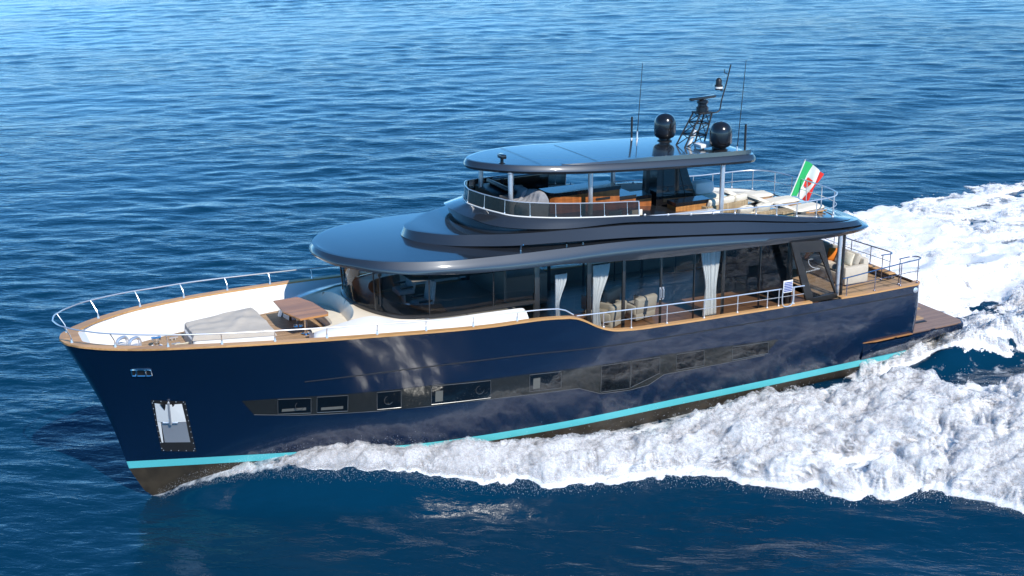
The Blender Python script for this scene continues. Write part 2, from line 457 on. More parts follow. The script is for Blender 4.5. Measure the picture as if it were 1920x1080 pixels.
upp = [(22.63, 1.87), (21.7, 1.87), (19.85, 1.85), (18.39, 1.85), (17.47, 1.85), (15.73, 1.80), (14.41, 1.78), (12.83, 1.71), (10.12, 1.66), (8.58, 1.60), (7.2, 1.52), (5.72, 1.44)]
WIN = [[(21.69, 1.84), (20.81, 1.80), (20.79, 1.30), (21.67, 1.34)], [(20.65, 1.82), (19.82, 1.80), (19.81, 1.28), (20.64, 1.30)],
       [(19.03, 1.81), (18.36, 1.80), (18.34, 1.25), (19.01, 1.25)], [(17.49, 1.82), (15.73, 1.75), (15.71, 1.19), (17.48, 1.23)],
       [(14.53, 1.75), (13.53, 1.70), (13.50, 1.16), (14.51, 1.20)], [(12.19, 1.66), (11.2, 1.64), (11.16, .73), (12.16, .78)],
       [(11.16, 1.64), (10.18, 1.61), (10.13, 1.06), (11.14, .74)], [(9.59, 1.60), (8.58, 1.56), (8.52, 1.03), (9.53, 1.05)], [(7.52, 1.49), (6.13, 1.42), (6.07, 1.01), (7.46, 1.03)]]
for sgn in (1,):
    wb = band((low, upp), .005, 'w', 'hullband', sgn, 40).build('hull_window_band', 'hullband', hull)
    lo3 = [(x, sgn * (hull_y(x, z) + .008), z) for x, z in low]
    MB().tube(lo3, .009, 6).build('band_trim', 'frame2', hull)
    for iw, w in enumerate(WIN):
        G = band(([w[3], w[2]], [w[0], w[1]]), .009, 'w', 'hullglass', sgn, 6)
        pn = G.build('hull_window', 'hullglass', yacht)
        fr = []
        for k in range(4):
            a, b = w[k], w[(k + 1) % 4]
            for t in np.linspace(0, 1, 6, endpoint=False):
                x, z = a[0] + (b[0] - a[0]) * t, a[1] + (b[1] - a[1]) * t
                fr.append((x, sgn * (hull_y(x, z) + .010), z))
        MB().tube(fr, .007, 5, closed=True).build('window_frame', 'frame2', pn)
        if sgn == 1 and iw in (0, 2, 3):
            cx = [21.1, 0, 18.7, 16.05][iw]; cz = np.mean([p[1] for p in w])
            ringp = [(cx + .13 * math.cos(a), hull_y(cx, cz) + .012, cz + .13 * math.sin(a)) for a in np.linspace(0, 2 * math.pi, 20, endpoint=False)]
            MB().tube(ringp, .012, 5, closed=True).build('porthole_ring', 'frame', pn)
        if sgn == 1 and iw in (0, 1, 3, 4):
            # pale cabin blind / sill showing behind the lower part of the pane
            x0, x1 = w[0][0] - .12, (w[1][0] + .12 if iw < 3 else w[0][0] - .34)
            zb = w[3][1] + .07; zt = zb + (.09 if iw < 2 else .34)
            band(([(x0, zb), (x1, zb)], [(x0, zt), (x1, zt)]), .011, '', '', 1, 4).build('cabin_blind', 'blind', pn)

# ---- anchor pocket and fairlead on the port bow
for sgn in (1,):
    q = [(24.95, 2.08), (24.08, 1.98), (23.81, .22), (24.71, .30)]
    pk = band(([q[3], q[2]], [q[0], q[1]]), .010, '', '', sgn, 6).build('anchor_pocket', 'frame', yacht)
    wq = [(24.86, 1.97), (24.17, 1.90), (24.06, 1.27), (24.80, 1.33)]
    def hp_(x, z, d): return (x, sgn * (hull_y(x, z) + d), z)
    for a_, b_, c_, d_, d0, d1 in (((24.86, 1.97), (24.55, 1.93), (24.50, 1.30), (24.80, 1.33), .02, .085), ((24.49, 1.93), (24.17, 1.90), (24.06, 1.27), (24.44, 1.30), .085, .02)):
        fk = MB(); fk.grid([[hp_(*a_, d0), hp_(*b_, d1)], [hp_(*d_, d0), hp_(*c_, d1)]], smooth=False)
        fk.grid([[hp_(*d_, d0), hp_(*c_, d1)], [hp_(*d_, .012), hp_(*c_, .012)]], smooth=False)
        fk.build('anchor_fluke', 'white', pk)
    MB().tube([hp_(24.52, 1.98, .06), hp_(24.47, 1.24, .09)], .038, 8).build('anchor_shank', 'steel', pk)
    MB().tube([hp_(24.66, 1.30, .05), hp_(24.28, 1.275, .05)], .03, 8).build('anchor_crown', 'steel', pk)
    sq = [(24.70, 1.31), (24.06, 1.26), (23.96, .56), (24.62, .60)]
    band(([sq[3], sq[2]], [sq[0], sq[1]]), .020, '', '', sgn, 5).build('mirror_plate', 'steel', pk)
    iq = [(24.80, 1.32), (24.71, 1.31), (24.66, .60), (24.70, .60)]
    band(([iq[3], iq[2]], [iq[0], iq[1]]), .021, '', '', sgn, 4).build('pocket_cheek', 'white', pk)
    for k in (0, 1):
        x = 24.64 - .22 * k
        tri = [(x + .10, 1.96 - .02 * k), (x - .06, 1.94 - .02 * k), (x + (-.02 if k == 0 else .06), 1.72)]
        MB().add([(a, sgn * (hull_y(a, b) + .075), b) for a, b in tri], [(0, 1, 2)]).build('fluke_gap', 'satin', pk)
    for k in range(4):
        a, b = q[k], q[(k + 1) % 4]; nn = 9 if k in (1, 3) else 5
        for t in np.linspace(.04, .96, nn):
            x, z = a[0] + (b[0] - a[0]) * t, a[1] + (b[1] - a[1]) * t
            cx, cz = 24.4, 1.15; x += (cx - x) * .05; z += (cz - z) * .035
            MB().lathe((x, sgn * (hull_y(x, z) + .010), z), [(.014, 0), (.012, .010), (.001, .012)], 6, axis='Y').build('pocket_bolt', 'steel', pk)
    fl = [(25.44, 3.16), (24.97, 3.15), (24.93, 2.93), (25.41, 2.94)]
    fo = band(([fl[3], fl[2]], [fl[0], fl[1]]), .012, '', '', sgn, 6).build('fairlead', 'frame', yacht)
    pth = []
    for k in range(4):
        a, b = fl[k], fl[(k + 1) % 4]
        for t in (0.08, .35, .65, .92):
            x, z = a[0] + (b[0] - a[0]) * t, a[1] + (b[1] - a[1]) * t; pth.append((x, sgn * (hull_y(x, z) + .016), z))
    MB().tube(pth, .022, 6, closed=True).build('fairlead_rim', 'chrome', fo)
    for x in (25.3, 25.08): MB().tube([(x, sgn * (hull_y(x, 2.96) + .02), 2.95), (x + .02, sgn * (hull_y(x, 3.13) + .02), 3.14)], .03, 8).build('fairlead_roller', 'chrome', fo)

# ---- cap rail (teak) round the bow, with the step down at the side decks; bulwark lining
def sheer_curve(x0, x1, n):
    xs = np.r_[np.linspace(x0, min(x1, 26.0), n), ] if x1 < 26.5 else np.r_[np.linspace(x0, 25.8, n), 27 - (np.linspace(1.2 ** .5, 0, 26)[1:]) ** 2]
    return np.stack([xs, bsh(xs), zsh(xs)], 1)
def cap_strip(C, wd, name='cap_rail', th=.055, both=False):
    """flat timber on top of the hull edge, C on the outer edge"""
    o = offset(C, .03); i_ = offset(C, -np.asarray(wd))
    if both: pass
    sec = np.stack([o + [0, 0, .004], o + [0, 0, th], i_ + [0, 0, th], i_ + [0, 0, .004]], 1)
    return MB().grid(sec, closed_v=True, smooth=False)
Cb_ = sheer_curve(13.1, 27, 60)
loop = mirror_loop(Cb_)
wd = np.interp(loop[:, 0], [13, 20, 25, 26.2, 26.8, 27.0], [.13, .17, .22, .26, .30, .36])
inner = offset(loop, -wd); inner[:, 1] = np.where(loop[:, 1] >= 0, np.maximum(inner[:, 1], 0), np.minimum(inner[:, 1], 0))
# keep the inner edge behind the bow apex
inner[:, 0] = np.minimum(inner[:, 0], 26.5)
outer = offset(loop, .03)
sec = np.stack([outer + [0, 0, .004], outer + [0, 0, .055], inner + [0, 0, .055], inner + [0, 0, .004]], 1)
MB().grid(sec, closed_v=True, smooth=False).build('cap_rail', 'cap', yacht)
# dark fashion-plate edge under the cap
for sgn in (1, -1):
    C = sheer_curve(4.45, 13.12, 70); C[:, 1] *= sgn
    o = C + [0, sgn * .03, 0]; i_ = C - [0, sgn * .15, 0]
    MB().grid(np.stack([o + [0, 0, .004], o + [0, 0, .055], i_ + [0, 0, .055], i_ + [0, 0, .004]], 1), closed_v=True, smooth=False).build('cap_rail', 'cap', yacht)
    C = sheer_curve(.02, 3.25, 12); C[:, 1] *= sgn
    for a in (30, 60, 90): pass
    tail = [(-.32 * math.sin(R(a)), sgn * (bsh(0.0) - .32 * (1 - math.cos(R(a)))), zsh(0.0)) for a in (90, 70, 50, 30, 15)]
    C = np.vstack([np.array(tail), C])
    o = offset(C, .03 * sgn) if sgn == 1 else offset(C * [1, -1, 1], .03) * [1, -1, 1]
    i_ = (offset(C, -.2) if sgn == 1 else offset(C * [1, -1, 1], -.2) * [1, -1, 1])
    MB().grid(np.stack([o + [0, 0, .004], o + [0, 0, .055], i_ + [0, 0, .055], i_ + [0, 0, .004]], 1), closed_v=True, smooth=False).build('cap_rail', 'cap', yacht)

# lining: from the inner edge of the cap sloping down to the foredeck
def deck_half(x): return tab(x, [13, 17, 19, 20.9, 22.5, 24.1, 25.4, 26.0], [2.75, 2.6, 2.35, 1.95, 1.55, 1.12, .62, .35])
def deck_z(x): return np.interp(x, [12, 17, 20, 25.5, 26.3], [3.0, 3.04, 3.06, 3.16, 3.2])
lin = []
for sgn in (1, -1):
    rows = []
    for x in np.r_[np.linspace(13.1, 25.4, 50), np.linspace(25.5, 26.3, 10)]:
        k = np.interp(x, loop[:len(Cb_), 0], np.arange(len(Cb_))); k0 = int(k); k1 = min(k0 + 1, len(Cb_) - 1)
        pi = inner[k0] + (inner[k1] - inner[k0]) * (k - k0)
        dz = float(deck_z(x)); dy = float(deck_half(x)); top = np.array([x, pi[1], pi[2] + .003]); bot = np.array([x, min(dy, pi[1]), dz])
        rows.append([(x, sgn * (top[1] + (bot[1] - top[1]) * f ** 1.35), top[2] + (bot[2] - top[2]) * f) for f in np.linspace(0, 1, 8)])
    lin.append(rows)
mb = MB(); mb.grid(lin[0]); mb.grid(lin[1], flip=True)
# bow end of the well
mb.grid([[lin[0][-1][k] for k in range(8)], [lin[1][-1][k] for k in range(8)]])
mb.add([(26.3, lin[0][-1][0][1], 3.83), (26.56, .3, 3.84), (26.56, -.3, 3.84), (26.3, -lin[0][-1][0][1], 3.83)], [(0, 1, 2, 3)])
mb.build('bulwark_lining', 'white', yacht)
# aft end of the raised bulwark (inner face to the side deck)
mb = MB()
for sgn in (1, -1):
    rows = []
    for x in np.linspace(4.4, 13.3, 50):
        y = float(bsh(x)) - .15
        rows.append([(x, sgn * y, float(zsh(x)) + .003), (x, sgn * y, 2.05)])
    mb.grid(rows)
    rows = []
    for x in np.linspace(13.2, 14.6, 6): rows.append([(x, sgn * (float(bsh(x)) - .16), float(zsh(x))), (x, sgn * (float(bsh(x)) - .16), 2.05)])
    mb.grid(rows)
    mb.build('side_bulwark_lining', 'interior', yacht); mb = MB()

# ---- decks
def deck_sheet(xs, yh, zf, name, mat, both=True):
    rows = [[(x, y, zf(x)) for y in np.linspace(-yh(x), yh(x), 9)] for x in xs]
    return MB().grid(rows).build(name, mat, yacht)
deck_sheet(np.linspace(14.2, 26.0, 50), lambda x: float(deck_half(x)) + .02, lambda x: float(deck_z(x)), 'foredeck', 'deck')
deck_sheet(np.linspace(3.3, 14.2, 20), lambda x: float(bsh(x)) - .14, lambda x: 2.07 + .012 * (x - 4), 'side_deck', 'floor')
deck_sheet(np.linspace(-.28, 3.3, 12), lambda x: float(bsh(max(x, 0))) - (.18 if x > 0 else .3), lambda x: 2.28, 'aft_deck', 'deck')

# ---- swim platform with side ledges
so = MB()
pl = [(0.05, 3.16), (-2.2, 3.1), (-2.5, 3.02), (-2.62, 2.8), (-2.66, 0), (-2.62, -2.8), (-2.5, -3.02), (-2.2, -3.1), (0.05, -3.16)]
pm = MB().prism(pl, .40, .60).build('swim_platform', 'hull', yacht)
MB().prism([(x * .985 - .0, y * .985) for x, y in pl], .602, .622).build('platform_teak', 'wetdeck', pm)
MB().box((-1.1, 2.35, .626), (.62, .14, .012)).build('platform_hatch', 'satin', pm)
for sgn in (1, -1):
    rows = []
    for x in np.linspace(2.1, -.02, 14):
        w = .09 * min(1, (2.1 - x) / .5)
        y = hull_y(max(x, .02), .64)
        rows.append([(x, sgn * (y - .02), .66), (x, sgn * (y + w), .66), (x, sgn * (y + w), .635), (x, sgn * (y - .02), .60)])
    MB().grid(rows, smooth=False).build('side_ledge', 'table', pm)
    rows = []
    for x in np.linspace(2.05, -2.4, 26):
        w = .16 * min(1, (2.1 - x) / .5); y = hull_y(max(x, .02), .5) - (0.05 if x < 0 else 0) - .10 * max(0, -x / 2.4)
        zb = np.interp(x, [-2.4, -1.2, 0, 2.05], [.26, .10, .03, .03]); k = max(0, -x) / 2.4
        rows.append([(x, sgn * (y + w), .595), (x, sgn * (y + w - .02), .40), (x, sgn * (y + w * .3 - .08 * k), (zb + .4) / 2), (x, sgn * (y - .04 - .25 * k), zb), (x, 0, zb - .1)])
    MB().grid(rows).build('sponson', 'hull', pm)

# ================================================================== superstructure bands
N = 110
Ct = spl([(2.2,0,4.72),(2.24,1.2,4.74),(2.45,1.9,4.78),(2.95,2.3,4.86),(4.3,2.43,5.06),(5.5,2.45,5.27),(7.4,2.46,5.55),(8.8,2.45,5.67),(10.45,2.4,5.84),(11.8,2.32,5.93),(13.23,2.08,6.03),(14.3,1.63,6.12),(14.6,1.25,6.17),(14.85,.69,6.2),(15.03,0,6.23)], N)
Cl = spl([(1.95,0,4.64),(2.0,1.3,4.65),(2.25,2.1,4.69),(2.85,2.47,4.77),(4.2,2.57,4.94),(5.40,2.60,5.11),(7.1,2.62,5.35),(8.6,2.62,5.51),(10.9,2.56,5.74),(12.95,2.38,5.76),(14.45,1.98,5.87),(15.05,1.55,5.96),(15.33,1.0,6.05),(15.45,.5,6.08),(15.48,0,6.1)], N)
Bt = spl([(1.85,0,4.58),(1.9,1.35,4.59),(2.15,2.14,4.64),(2.78,2.52,4.73),(4.1,2.61,4.90),(5.40,2.64,5.07),(7.1,2.66,5.31),(8.6,2.66,5.46),(10.8,2.62,5.67),(12.1,2.56,5.72),(13.4,2.40,5.74),(14.5,2.10,5.73),(15.3,1.72,5.72),(16.1,1.25,5.70),(16.75,.6,5.71),(16.95,.25,5.71),(17.0,0,5.71)], N)
Bb = spl([(1.65,0,4.44),(1.72,1.4,4.45),(2.1,2.3,4.50),(3.0,2.7,4.61),(5.0,2.86,4.80),(7.5,2.91,5.05),(9.3,2.91,5.22),(11.0,2.89,5.37),(13.2,2.74,5.47),(14.6,2.38,5.46),(15.4,1.95,5.44),(16.2,1.42,5.43),(16.85,.72,5.44),(17.05,.3,5.46),(17.09,0,5.47)], N)
At = spl([(1.5,0,4.40),(1.6,1.4,4.41),(2.05,2.36,4.46),(3.1,2.78,4.56),(5.0,2.93,4.75),(7.5,2.97,5.00),(9.3,2.97,5.17),(11,2.95,5.28),(13.2,2.9,5.33),(15,2.85,5.35),(16.8,2.72,5.39),(17.7,2.48,5.42),(18.6,2.05,5.45),(19.15,1.55,5.47),(19.5,1.05,5.48),(19.73,.5,5.49),(19.8,0,5.50)], N)
Am = spl([(1.38,0,4.37),(1.5,1.45,4.38),(1.98,2.45,4.43),(3.05,2.88,4.52),(5.0,3.03,4.65),(7.5,3.07,4.82),(9.3,3.08,4.94),(11,3.07,5.05),(13.2,3.03,5.11),(15,2.97,5.15),(16.8,2.85,5.19),(17.75,2.58,5.23),(18.7,2.12,5.28),(19.25,1.6,5.31),(19.6,1.08,5.33),(19.83,.5,5.35),(19.9,0,5.36)], N)
Ab = spl([(1.42,0,4.30),(1.52,1.42,4.31),(2.05,2.4,4.34),(3.2,2.83,4.38),(5.2,2.99,4.48),(7.7,3.03,4.56),(10,3.05,4.65),(12.2,3.05,4.80),(13.2,3.05,4.89),(14.3,3.03,4.93),(15.9,2.95,4.98),(16.7,2.87,5.02),(17.8,2.6,5.09),(18.75,2.1,5.15),(19.2,1.62,5.18),(19.6,1.1,5.22),(19.8,.5,5.26),(19.88,0,5.28)], N)
for q_ in (Cl, Bt, Bb, At, Am, Ab): q_[:, 0] -= (.40 if q_ is not Cl else .22) * np.clip((3.6 - q_[:, 0]) / 1.5, 0, 1)
L_ = {k: mirror_loop(v) for k, v in dict(Ct=Ct, Cl=Cl, Bt=Bt, Bb=Bb, At=At, Am=Am, Ab=Ab).items()}
def cap_sheet(C, camber, inset=0.0, dz=0.0, nx=9):
    rows = []
    for p in C:
        y0 = max(p[1] - inset, 0); rows.append([(p[0], y0 * t, p[2] + dz + camber * (y0 / 3.0) ** 2 * (1 - t * t)) for t in np.linspace(1, -1, nx)])
    return MB().grid(rows)
def rounded(top, bot, n=5, bulge=.0):
    """band between two loops with a small radius at the top edge"""
    rows = [offset(top, -.10, .004), top, top * .5 + bot * .5, bot, offset(bot, -.03, -.012)]
    return np.stack(rows, 1)
# lowest roof
mb = MB(); mb.grid(np.stack([offset(L_['At'], -.10, .004), L_['At']], 1)); mb.grid(np.stack([L_['At'], L_['At']*.5+L_['Am']*.5, L_['Am'], offset(L_['Am']*.5+L_['Ab']*.5, .015), L_['Ab'], offset(L_['Ab'], -.05, -.012)], 1))
rA = mb.build('salon_roof', 'roof', yacht)
inA = offset(L_['At'], -.10, .004)[:N]
cap_sheet(inA, .07).build('roof_top', 'roof', rA)
so = offset(L_['Ab'], -.05, -.012)[:N]
cap_sheet(so, 0.0).build('soffit', 'roof', rA)
# middle brow
mb = MB(); mb.grid(rounded(L_['Bt'], L_['Bb'], 4, .015)); rB = mb.build('upper_brow', 'roof', yacht)
cap_sheet(offset(L_['Bt'], -.10, .004)[:N], .06).build('roof_top', 'roof', rB)
# recess under the brow, down to the lowest roof
x0 = 11.5
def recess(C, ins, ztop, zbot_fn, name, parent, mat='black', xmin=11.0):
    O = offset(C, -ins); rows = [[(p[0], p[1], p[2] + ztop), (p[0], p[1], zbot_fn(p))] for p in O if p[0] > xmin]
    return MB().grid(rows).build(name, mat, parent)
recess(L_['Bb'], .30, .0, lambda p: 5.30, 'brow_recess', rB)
so = offset(L_['Bb'], -.02, -.02)[:N]; cap_sheet(so, 0.0).build('soffit', 'roof', rB)
# flybridge coaming
mb = MB(); mb.grid(np.stack([offset(L_['Ct'], -.12, -.005), offset(L_['Ct'], -.10, .01), offset(L_['Ct'], -.01, .006), L_['Ct'], (L_['Ct']*.5+L_['Cl']*.5), L_['Cl'], offset(L_['Cl'], -.05, -.015)], 1))
rC = mb.build('flybridge_coaming', 'roof', yacht)
recess(L_['Cl'], .22, -.03, lambda p: 5.66, 'coaming_recess', rC, 'roof', 10.8)
recess(L_['Cl'], .12, -.03, lambda p: 5.86, 'coaming_step', rC, 'roof', 12.2)
for k in range(5):
    a = 14.35 + .19 * k
so = offset(L_['Cl'], -.04, -.03)[:N]; cap_sheet(so, 0.0).build('soffit', 'roof', rC)
def fly_z(x): return 4.58 + .075 * (x - 3)
inn = offset(L_['Ct'], -.12, -.005)
mb = MB(); mb.grid([[(p[0], p[1], p[2]), (p[0], p[1], min(p[2] - .02, fly_z(p[0]) - .02))] for p in inn]); mb.build('coaming_lining', 'white', rC)
rows = [[(p[0], p[1] * t, min(fly_z(p[0]), p[2] - .015)) for t in np.linspace(1, -1, 7)] for p in inn[:N]]
MB().grid(rows).build('flybridge_deck', 'deck', yacht)
# little discharge slot near the stern corner, chrome vents under the brow
MB().box((2.55, 2.66, 4.52), (.32, .1, .045), Matrix.Rotation(R(18), 3, 'Z')).build('drain_slot', 'satin', rA)
for x in (14.45, 12.95, 12.4):
    MB().tube([(x, 2.52, 5.36), (x, 2.55, 5.47), (x - .04, 2.62, 5.52)], .022, 6).build('roof_cleat', 'chrome', rA)

# ---- smoked wind screen round the front of the flybridge
k0 = [i for i, p in enumerate(L_['Ct']) if p[0] > 10.3]
base = offset(L_['Ct'], -.05, .012)[k0]
rake = offset(L_['Ct'], -.09, .43)[k0]
ws = MB().grid(np.stack([base, rake], 1)).build('wind_screen', 'glass_fly', yacht)
top = offset(L_['Ct'], -.09, .44)[k0]
MB().tube(np.vstack([base[:1], top[:1] * .98 + base[:1] * .02, top, base[-1:]]), .016, 8).build('screen_rail', 'steel', ws)
sl = np.r_[0, np.cumsum(np.linalg.norm(np.diff(base, axis=0), axis=1))]
for s_ in np.linspace(.4, sl[-1] - .4, 15):
    p = [np.interp(s_, sl, base[:, k]) for k in range(3)]; q = [np.interp(s_, sl, top[:, k]) for k in range(3)]
    m_ = MB(); m_.tube([p, q], .007, 6); m_.box((p[0], p[1], p[2] + .03), (.04, .04, .06), bev=.008)
    m_.build('screen_post', 'steel', ws)
MB().tube(offset(L_['Ct'], -.03, .02)[k0], .02, 6).build('screen_base_trim', 'white', ws)

# ---- flybridge guard rail round the stern
def rail(path, posts, name, r=.022, mid=None, mat='steel', rp=.017, caps=True):
    """path: top rail points; posts: list of (bottom, top); mid: list of paths"""
    o = MB().tube(path, r, 8).build(name, mat, yacht)
    for i, (a, b) in enumerate(posts):
        pb = MB(); pb.tube(b if len(b) > 3 else [a, b], rp, 6); pb.lathe((a[0], a[1], a[2]), [(.045, 0), (.045, .015), (.025, .03), (.02, .05)], 8)
        pb.build('rail_post', mat, o)
    for m_ in mid or []: MB().tube(m_, .012, 6).build('rail_bar', mat, o)
    return o
flb = offset(L_['Ct'], -.06, 0.01)
def zr_fly(x): return 5.575 + .047 * (x - 5.4) if x > 5 else 5.556
ii = [i for i, p in enumerate(flb) if p[0] <= 10.25]
seg1 = [i for i in ii if i < N]; seg2 = [i for i in ii if i >= N]
order = seg2 + seg1      # starboard aft-going, round the stern, port forward-going
order = sorted(seg2) + sorted(seg1)
pp = flb[order]
topr = [(p[0], p[1], zr_fly(p[0])) for p in pp]
sl = np.r_[0, np.cumsum(np.linalg.norm(np.diff(pp, axis=0), axis=1))]
posts = []
for s_ in np.linspace(0.05, sl[-1] - .05, 25):
    a = np.array([np.interp(s_, sl, pp[:, k]) for k in range(3)]); posts.append((a, (a[0], a[1], zr_fly(a[0]))))
midp = [(p[0], p[1], zr_fly(p[0]) - .36) for p in pp if zr_fly(p[0]) - p[2] > .52]
midp2 = [m for m in midp if m[1] > 0]; midp1 = [m for m in midp if m[1] <= 0]
rail(topr, posts, 'flybridge_rail', mid=[midp])
# ---- hardtop
HTt = spl([(5.6,0,7.12),(5.63,1.3,7.13),(5.85,1.72,7.15),(6.4,1.85,7.18),(8.5,1.9,7.27),(11,1.85,7.38),(12.2,1.74,7.44),(13.2,1.5,7.49),(14.1,1.08,7.53),(14.7,.55,7.56),(14.9,.25,7.57),(14.95,0,7.575)], 80)
HTl = mirror_loop(HTt)
o1 = offset(HTl, .07, -.09); o2 = offset(HTl, .09, -.16); o3 = offset(HTl, .04, -.24); o4 = offset(HTl, -.25, -.27)
ht = MB().grid(np.stack([offset(HTl, -.08, .004), offset(HTl, 0, 0), o1, o2, o3, o4], 1)).build('hardtop', 'roof', yacht)
cap_sheet(offset(HTl, -.08, .004)[:80], .07).build('roof_top', 'roof', ht)
cap_sheet(o4[:80], .0).build('soffit', 'frame', ht)
for sgn in (1,):
    xs = np.linspace(12.6, 5.75, 40)
    zz = [np.interp(x, HTt[:, 0], HTt[:, 2]) for x in xs]; yy = [np.interp(x, HTt[:, 0], HTt[:, 1]) - .16 for x in xs]
    rows = []
    for x, y, z in zip(xs, yy, zz):
        h = .025 + .11 * min(1, (12.6 - x) / 3.0)
        rows.append([(x, sgn * (y + .05), z + .004), (x, sgn * (y + .03), z + h), (x, sgn * (y - .03), z + h), (x, sgn * (y - .05), z + .03)])
    MB().grid(rows, smooth=False).build('hardtop_toe_rail', 'roof', ht)
# panel seams on the hardtop
for x in (13.2, 11.3):
    MB().tube([(x, y, np.interp(x, HTt[:, 0], HTt[:, 2]) + .012 + .07 * (1.7/3.0)**2 * (1 - (y/1.75)**2) + .002) for y in np.linspace(-1.4, 1.4, 9)], .004, 4).build('roof_seam', 'roof', ht)
for x, y, zb, zt in ((14.05, 1.05, 5.35, 7.28), (14.05, -1.05, 5.35, 7.28), (11.4, 1.15, 5.2, 7.16), (9.25, -1.2, 5.0, 7.05), (7.0, 1.75, 4.85, 6.95), (12.9, -1.25, 5.3, 7.2), (7.0, -1.75, 4.85, 6.95)):
    m_ = MB(); m_.tube([(x, y, zb), (x, y, zt)], .075, 16); m_.lathe((x, y, zt - .03), [(.075, 0), (.11, .03), (.11, .06)], 16); m_.build('hardtop_column', 'steel', yacht)

# ---- gear on the hardtop
def dome(x, y, z):
    m_ = MB(); pr = [(.001, .93), (.12, .915), (.22, .87), (.30, .79), (.345, .69), (.36, .58), (.36, .30), (.345, .22), (.29, .15), (.20, .11), (.20, .08), (.001, .08)]
    o = m_.lathe((x, y, z), pr, 28).build('satellite_dome', 'black', yacht)
    MB().lathe((x, y, z), [(.24, 0), (.24, .03), (.17, .05), (.17, .10), (.001, .10)], 20).build('dome_pedestal', 'satin', o)
dome(6.6, 1.0, 7.22); dome(7.42, -1.0, 7.24)
mast = MB()
A_ = [(7.45, -.25, 7.25), (7.45, .25, 7.25), (6.75, .25, 7.22), (6.75, -.25, 7.22)]; B_ = [(6.85, -.2, 8.30), (6.85, .2, 8.30), (6.42, .2, 8.26), (6.42, -.2, 8.26)]
for a, b in zip(A_, B_): mast.tube([a, b], .028, 8)
for t0, t1 in ((.35, .35), (.7, .7)):
    q = [tuple(np.array(a) + (np.array(b) - np.array(a)) * t0) for a, b in zip(A_, B_)]
    for k in range(4): mast.tube([q[k], q[(k + 1) % 4]], .018, 6)
lv = [[tuple(np.array(a) + (np.array(b) - np.array(a)) * t) for a, b in zip(A_, B_)] for t in (0, .35, .7, 1)]
for l in range(3):
    for k in (0, 1, 2, 3): mast.tube([lv[l][k], lv[l + 1][(k + 1) % 4]], .015, 6)
mast.box((6.63, 0, 8.29), (.55, .5, .05), bev=.01)
mo = mast.build('radar_mast', 'satin', yacht)
MB().lathe((6.66, 0, 8.31), [(.001, 0), (.2, 0), (.2, .16), (.15, .2), (.15, .26), (.19, .3), (.19, .36), (.1, .40), (.001, .40)], 20).build('radar_turntable', 'black', mo)
MB().box((6.66, 0, 8.76), (1.12, .14, .09), Matrix.Rotation(R(12), 3, 'Z'), bev=.03).build('radar_scanner', 'black', mo)
MB().tube(spl([(6.5, 0, 8.27), (6.15, 0, 8.24), (6.0, 0, 8.28), (5.93, 0, 8.6), (5.78, 0, 9.1), (5.62, 0, 9.75)], 20), .022, 8).build('mast_spar', 'satin', mo)
MB().tube([(5.8, 0, 8.96), (5.98, 0, 8.94), (6.06, 0, 9.0)], .015, 6).build('lamp_bracket', 'satin', mo)
sl_ = MB().lathe((6.06, 0, 8.98), [(.001, 0), (.12, 0), (.13, .05), (.13, .13), (.1, .16), (.1, .30), (.06, .36), (.001, .38)], 16).build('searchlight', 'satin', mo)
MB().lathe((6.06, 0, 9.02), [(.136, 0), (.136, .06)], 16).build('lamp_band', 'white', sl_)
MB().tube([(5.72, 0, 9.45), (5.86, 0, 9.50), (5.86, 0, 9.62)], .014, 6).build('wind_vane', 'satin', mo)
lk = MB().box((6.75, .55, 7.36), (.85, .42, .12), Matrix.Rotation(R(3), 3, 'Y'), bev=.02); lk.box((6.42, .58, 7.27), (.2, .34, .16), bev=.02)
lk.build('rooftop_locker', 'cratewhite', yacht)
MB().tube([(7.2, .1, 7.25), (6.95, .1, 7.75)], .05, 8).build('mast_strut', 'cratewhite', mo)
def whip(x, y, z, h, thick=False, lean=(0, 0)):
    m_ = MB()
    if thick: m_.tube([(x, y, z), (x, y, z + h)], .035, 8)
    else: m_.tube([(x, y, z), (x + lean[0] * .1, y + lean[1] * .1, z + h * .12), (x + lean[0], y + lean[1], z + h)], [.03, .014, .009], 8)
    o = m_.build('antenna_rod' if thick else 'whip_antenna', 'satin', yacht)
    MB().lathe((x, y, z), [(.05, 0), (.05, .03), (.03, .06), (.028, .26 if not thick else .1), (.001, .27 if not thick else .11)], 8).build('antenna_base', 'steel', o)
whip(8.05, -1.7, 7.25, 2.5, lean=(-.15, 0)); whip(8.25, -1.72, 7.26, .75, True)
whip(6.35, 1.55, 7.16, 2.95, lean=(-.2, 0)); whip(6.05, 1.55, 7.15, .95, True)
tcm = MB().lathe((14.2, .80, 7.52), [(.10, 0), (.10, .03), (.05, .05), (.05, .16), (.001, .17)], 14); tcm.box((14.2, .80, 7.75), (.16, .34, .13), bev=.03)
tcm.build('roof_camera', 'black', yacht)
# ---- funnel casing under the hardtop
fn = MB()
b = [(8.62, .46), (6.85, .46), (6.85, -.46), (8.62, -.46)]; t = [(8.55, .42), (7.6, .42), (7.6, -.42), (8.55, -.42)]
fn.add([(x, y, fly_z(x)) for x, y in b] + [(x, y, 7.03) for x, y in t], [(0, 1, 5, 4), (1, 2, 6, 5), (2, 3, 7, 6), (3, 0, 4, 7), (4, 5, 6, 7)], False)
fo = fn.build('funnel_casing', 'black', yacht)
gl = MB(); gl.add([(8.35, .465, 5.6), (7.02, .465, 5.5), (7.62, .435, 6.95), (8.35, .437, 6.95)], [(0, 1, 2, 3)], False); gl.build('casing_panel', 'hullband', fo)
MB().tube([(7.45, .475, 5.52), (7.85, .445, 6.95)], .008, 4).build('casing_seam', 'satin', fo)
MB().tube([(8.35, .475, 5.85), (7.15, .475, 5.78)], .008, 4).build('casing_seam', 'satin', fo)
